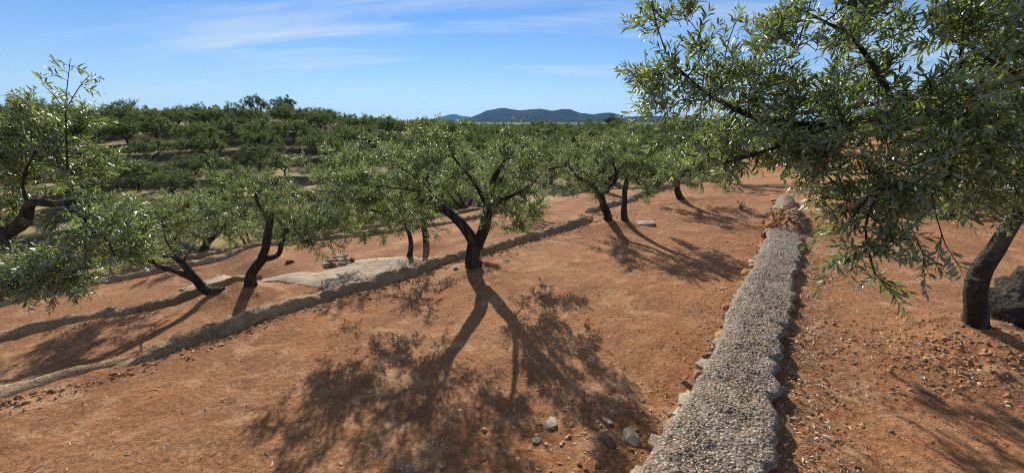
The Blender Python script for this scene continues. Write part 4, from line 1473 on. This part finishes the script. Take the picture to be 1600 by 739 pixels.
# the wood beyond, which reads as one mass
base_pos = []
gg = np.random.default_rng(123)
nT = 1500
rT = np.sqrt(gg.uniform(100 ** 2, 420 ** 2, nT)); aT = np.radians(gg.uniform(-66, 50, nT))
xT, yT = rT * np.sin(aT), rT * np.cos(aT); zT = ground_z(xT, yT)
per = 80
d = unit(gg.normal(size=(nT, per, 3))); rad_ = gg.random((nT, per, 1)) ** .4
S = gg.uniform(1.3, 2.4, (nT, 1, 1))
pts = np.stack([xT, yT, zT + 1.5], -1)[:, None, :] + d * rad_ * S * np.array([1, 1, .72])
pos = pts.reshape(-1, 3)
ld = gg.normal(size=pos.shape) + np.array([0, 0, .5]); lu = d.reshape(-1, 3) + .6 * gg.normal(size=pos.shape)
Fr = leaf_frames(pos, ld, lu, gg.uniform(.6, 1.2, len(pos)), 2.8)
link("far_woodland", leaves_mesh("far_woodland", pos, Fr, LEAF_MID, M_LEAF_FAR, gg), kind="stuff", label="dark wooded plain spreading to the foot of the mountain")

# single trees on the skyline
place_tree(DARKS[0], 29.5, 118.0, 1.75, .4, "dark round tree standing alone against the blue mountain", name="evergreen_tree", sz=.92)
place_tree(DARKS[1], -54.5, 86.0, 1.6, 1.9, "left of two dark feathery trees on the skyline", name="evergreen_tree", sz=.98)
place_tree(DARKS[0], -49.0, 87.0, 1.7, 3.0, "right of two dark feathery trees on the skyline", name="evergreen_tree", sz=.88)
gb = np.random.default_rng(44)
acc = Acc()
acc.add(*sweep(catmull([(0, 0, -.3), (.1, 0, 1.6), (0, .1, 3.0)], .2), np.linspace(.14, .07, len(catmull([(0, 0, -.3), (.1, 0, 1.6), (0, .1, 3.0)], .2))), 6))
for k in range(26):
    a = gb.uniform(0, 6.28); L = gb.uniform(1.0, 2.2); e = unit(np.array([math.cos(a) * .9, math.sin(a) * .9, gb.uniform(.35, 1.3)]))
    p0 = np.array([0, .05, gb.uniform(1.6, 3.0)])
    m = p0 + e * L * .5 + gb.normal(0, .1, 3)
    acc.add(*sweep(np.array([p0, m, p0 + e * L]), [.05, .035, .015], 4))
    for _ in range(5):
        t = gb.uniform(.35, 1); q0 = p0 + e * L * t; e2 = unit(e + gb.normal(0, .6, 3))
        acc.add(*sweep(np.array([q0, q0 + e2 * gb.uniform(.4, .9)]), [.024, .012], 3))
bare = link("bare_tree", acc.mesh("bare_tree", [M_TWIG_DRY]), label="leafless twiggy tree sticking up from the hilltop skyline", category="tree")
xb, yb = -68.0, 72.0
bare.location = (xb, yb, gz(xb, yb) + .2); bare.scale = (1.0,) * 3

# ------------------------------------------------------------------ loose stones, stone row, sprout
LOOSE = [(690, 730, .055, "pale", "small pale stone at the bottom edge in the tree shadow"),
         (862, 664, .15, "pale", "long flat white stone at the tip of the tree shadow"),
         (893, 664, .07, "pale", "small rounded pale stone beside the long flat white one"),
         (838, 690, .10, "pale", "flat buff stone in the shadow nearest the bottom edge"),
         (985, 686, .20, "pale", "bluish white slab lying against the foot of the wall"),
         (950, 660, .11, "pale", "pale stone just left of the bluish white slab by the wall"),
         (950, 690, .16, "brown", "earthy flat stone left of the slab at the wall foot"),
         (712, 419, .10, "pale", "flat pale stone on the ground between kerb and forked trunk"),
         (1125, 452, .06, "pale", "small pale stone at the wall foot halfway along it"),
         (1078, 598, .05, "brown", "small brown stone at the foot of the wall in the sun"),
         (520, 622, .035, "brown", "pebble at the left tip of the forked tree's shadow"),
         (1135, 378, .09, "pale", "pale scrap of stone near the broken end of the wall"),
         (865, 375, .05, "brown", "small stone beside the long kerb behind the shadows"),
         (905, 362, .06, "brown", "second small stone beside the long kerb"),
         (752, 600, .03, "brown", "reddish pebble in the gap of the tree shadow"),
         (453, 410, .26, "brown", "dark boulder at the edge of the mortar apron")]


def ground_hit(px, py):
    P = at(px, py, 1.0)
    d = (P - np.array([0, 0, EYE]))
    t = np.geomspace(.8, 30, 4000)
    X, Y, Z = d[0] * t, d[1] * t, EYE + d[2] * t
    k = int(np.argmax(Z < ground_z(X, Y)))
    return X[k], Y[k], Z[k]


for px, py, s, k, lab in LOOSE:
    x, y, z = ground_hit(px, py)
    put_stone(k, (x, y, z + s * .12), (s, s * .62, s * .42), None, "loose_stone", label=lab, category="stone")
# pale outcrop slab beside the twin-stemmed tree
x, y, z = ground_hit(1003, 348)
put_stone("pale", (x + .05, y, z - .02), (.75, .42, .28), None, "rock_slab", rot=(.05, 0, .5), label="large pale rock slab beside the twin-stemmed olive tree", category="rock")
# low dry stone pieces at the end of the apron
pile = link("stone_pile", None, label="little dry stone retaining pile at the edge of the mortar apron", category="stones")
x0, y0, z0 = ground_hit(528, 416)
for rowk, (cnt, offx) in enumerate(((5, 0.0), (4, .07), (2, .2))):
    for k in range(cnt):
        px_s = x0 - .28 + offx + k * .15 + random.uniform(-.02, .02)
        py_s = y0 + .06 + .05 * k / cnt + rowk * .035 + random.uniform(-.015, .015)
        put_stone(random.choice(["brown", "pale", "pale"]), (px_s, py_s, z0 + .01 + rowk * .075), (random.uniform(.19, .25), random.uniform(.15, .2), random.uniform(.13, .16)), pile, rot=(random.uniform(-.2, .2), random.uniform(-.2, .2), random.uniform(-.5, .5)))
# low stone row across the upper terrace
row = link("stone_row", None, label="low rubble stone row across the upper terrace at the right", category="wall")
pa, pb = np.array(ground_hit(1375, 332)), np.array(ground_hit(1720, 350))
for k in range(120):
    t = random.random()
    p = pa * (1 - t) + pb * t
    p = p + np.array([random.uniform(-.1, .1), random.uniform(-.12, .12), 0])
    s = random.uniform(.07, .19)
    put_stone(random.choice(["pale", "brown", "brown", "orange"]), (p[0], p[1], gz(p[0], p[1]) + random.uniform(.0, .10)), s, row)

# a few leaves sprouting from the path beyond the kerb
gs = np.random.default_rng(8)
xs, ys, zs = ground_hit(1157, 328)
stt = np.tile(np.array([[0, 0, 0]]), (9, 1)).astype(float); dr = unit(gs.normal(size=(9, 3)) * .5 + np.array([0, 0, 1.0])); ln = gs.uniform(.15, .32, 9)
acc = Acc(); twig_tubes(acc, stt, dr, ln, ln * .1, .003)
spr = link("olive_sprout", None, label="small green sprout on the red path beyond the kerb", category="plant")
spr.location = (xs, ys, zs)
link("stem", acc.mesh("stem", [M_BARK]), spr)
pos, ld, lu, sz = ladder(gs, stt, dr, ln, ln * .1, .03, .07)
link("leaves", leaves_mesh("sprout_leaves", pos, leaf_frames(pos, ld, lu, sz), LEAF_MID, M_LEAF, gs), spr)


# ------------------------------------------------------------------ crumbs of soil and dry leaves
def scatter(n, seed, zone):
    g = np.random.default_rng(seed)
    pts = []
    if zone == "wide":
        r = 1.3 + 9.5 * g.random(n) ** 1.3; a = np.radians(g.uniform(-60, 58, n))
        return r * np.sin(a), r * np.cos(a)
    if zone == "wallfoot":        # soil side of the wall
        u = 1.2 + 6.5 * g.random(n) ** 1.5; v = interp(u, WALL_R) - np.abs(g.normal(0, .17, n)) - .02
        return to_xy(u, v)
    if zone == "wallleft":
        u = 1.2 + 8.0 * g.random(n) ** 1.4; v = interp(u, WALL_L) + np.abs(g.normal(0, .22, n)) + .05
        return to_xy(u, v)
    if zone == "dug":
        return 3.3 + g.normal(0, .55, n), 2.35 + g.normal(0, .30, n)
    if zone in ("rubble", "pale"):
        return .45 + g.normal(0, .42, n), 2.05 + g.normal(0, .32, n)
    if zone == "kerb":
        u = -1 + 9 * g.random(n); v = interp(u, KERB1) - .13 - np.abs(g.normal(0, .10, n))
        return to_xy(u, v)


xs, ys, ss = [], [], []
for n, sd, zn, a, b in ((5500, 1, "wide", .004, .013), (2400, 2, "wallfoot", .004, .022), (1600, 3, "wallleft", .005, .028), (2600, 4, "dug", .006, .034), (2600, 5, "kerb", .005, .045), (200, 6, "rubble", .008, .050), (120, 7, "pale", .008, .045)):
    x, y = scatter(n, sd, zn); g = np.random.default_rng(sd + 50)
    xs.append(x); ys.append(y); ss.append(a + (b - a) * g.random(n) ** 3.0)
xs, ys, ss = map(np.concatenate, (xs, ys, ss))
uq, vq = to_uv(xs, ys)
ok = ~((vq > interp(uq, WALL_R)) & (vq < interp(uq, WALL_L)) & (uq < 10.1)) & (xs < 9)
xs, ys, ss = xs[ok], ys[ok], ss[ok]
Vb, Fb = blobs(np.stack([xs, ys, ground_z(xs, ys) + ss * .0], -1), ss, 9, .8, .3)
me = mesh_from("soil_crumbs", Vb, None, Fb, [M_CLOD], smooth=False)
g = np.random.default_rng(60)
rv = g.random(len(xs)); rv[-110:] = g.uniform(.93, 1, 110)
vattr(me, "rnd", np.repeat(rv, 12))
link("soil_crumbs", me, kind="stuff", label="crumbs of red soil and grit strewn over the terraces")

xs, ys = [], []
for n, sd, zn in ((4200, 21, "wide"), (2600, 22, "wallfoot"), (500, 23, "wallleft"), (250, 24, "dug"), (500, 25, "kerb")):
    x, y = scatter(n, sd, zn); xs.append(x); ys.append(y)
xs, ys = map(np.concatenate, (xs, ys))
uq, vq = to_uv(xs, ys)
ok = ~((vq > interp(uq, WALL_R)) & (vq < interp(uq, WALL_L)) & (uq < 10.1)) & (xs < 9)
xs, ys = xs[ok], ys[ok]
g = np.random.default_rng(61)
n = len(xs)
dirs = g.normal(size=(n, 3)); dirs[:, 2] *= .22
ups = np.array([0, 0, 1.0]) + .5 * g.normal(size=(n, 3))
Fr = leaf_frames(None, dirs, ups, g.uniform(.018, .048, n), .8)
pos = np.stack([xs, ys, ground_z(xs, ys) + .007], -1)
me = leaves_mesh("fallen_leaves", pos, Fr, LEAF_MID, M_LITTER, g)
link("fallen_leaves", me, kind="stuff", label="dry fallen olive leaves strewn over the red soil")

# ------------------------------------------------------------------ haze: the air up to the mountains
m = bpy.data.materials.new("thin_air")
m.use_nodes = True
nt = m.node_tree
for nd in list(nt.nodes):
    if nd.type != 'OUTPUT_MATERIAL':
        nt.nodes.remove(nd)
pv = nt.nodes.new("ShaderNodeVolumePrincipled")
pv.inputs["Color"].default_value = (0.22, 0.52, 1.0, 1)
pv.inputs["Density"].default_value = 0.000042
pv.inputs["Anisotropy"].default_value = 0.2
nt.links.new(pv.outputs[0], [n for n in nt.nodes if n.type == 'OUTPUT_MATERIAL'][0].inputs["Volume"])
bm = bmesh.new()
bmesh.ops.create_cube(bm, size=1.0)
me = bpy.data.meshes.new("haze"); bm.to_mesh(me); bm.free()
me.materials.append(m)
hz = link("haze", me, kind="stuff", label="thin bluish haze in the air over the valley")
hz.scale = (21000, 21000, 300)
hz.location = (0, 0, 300 / 2 - 66)
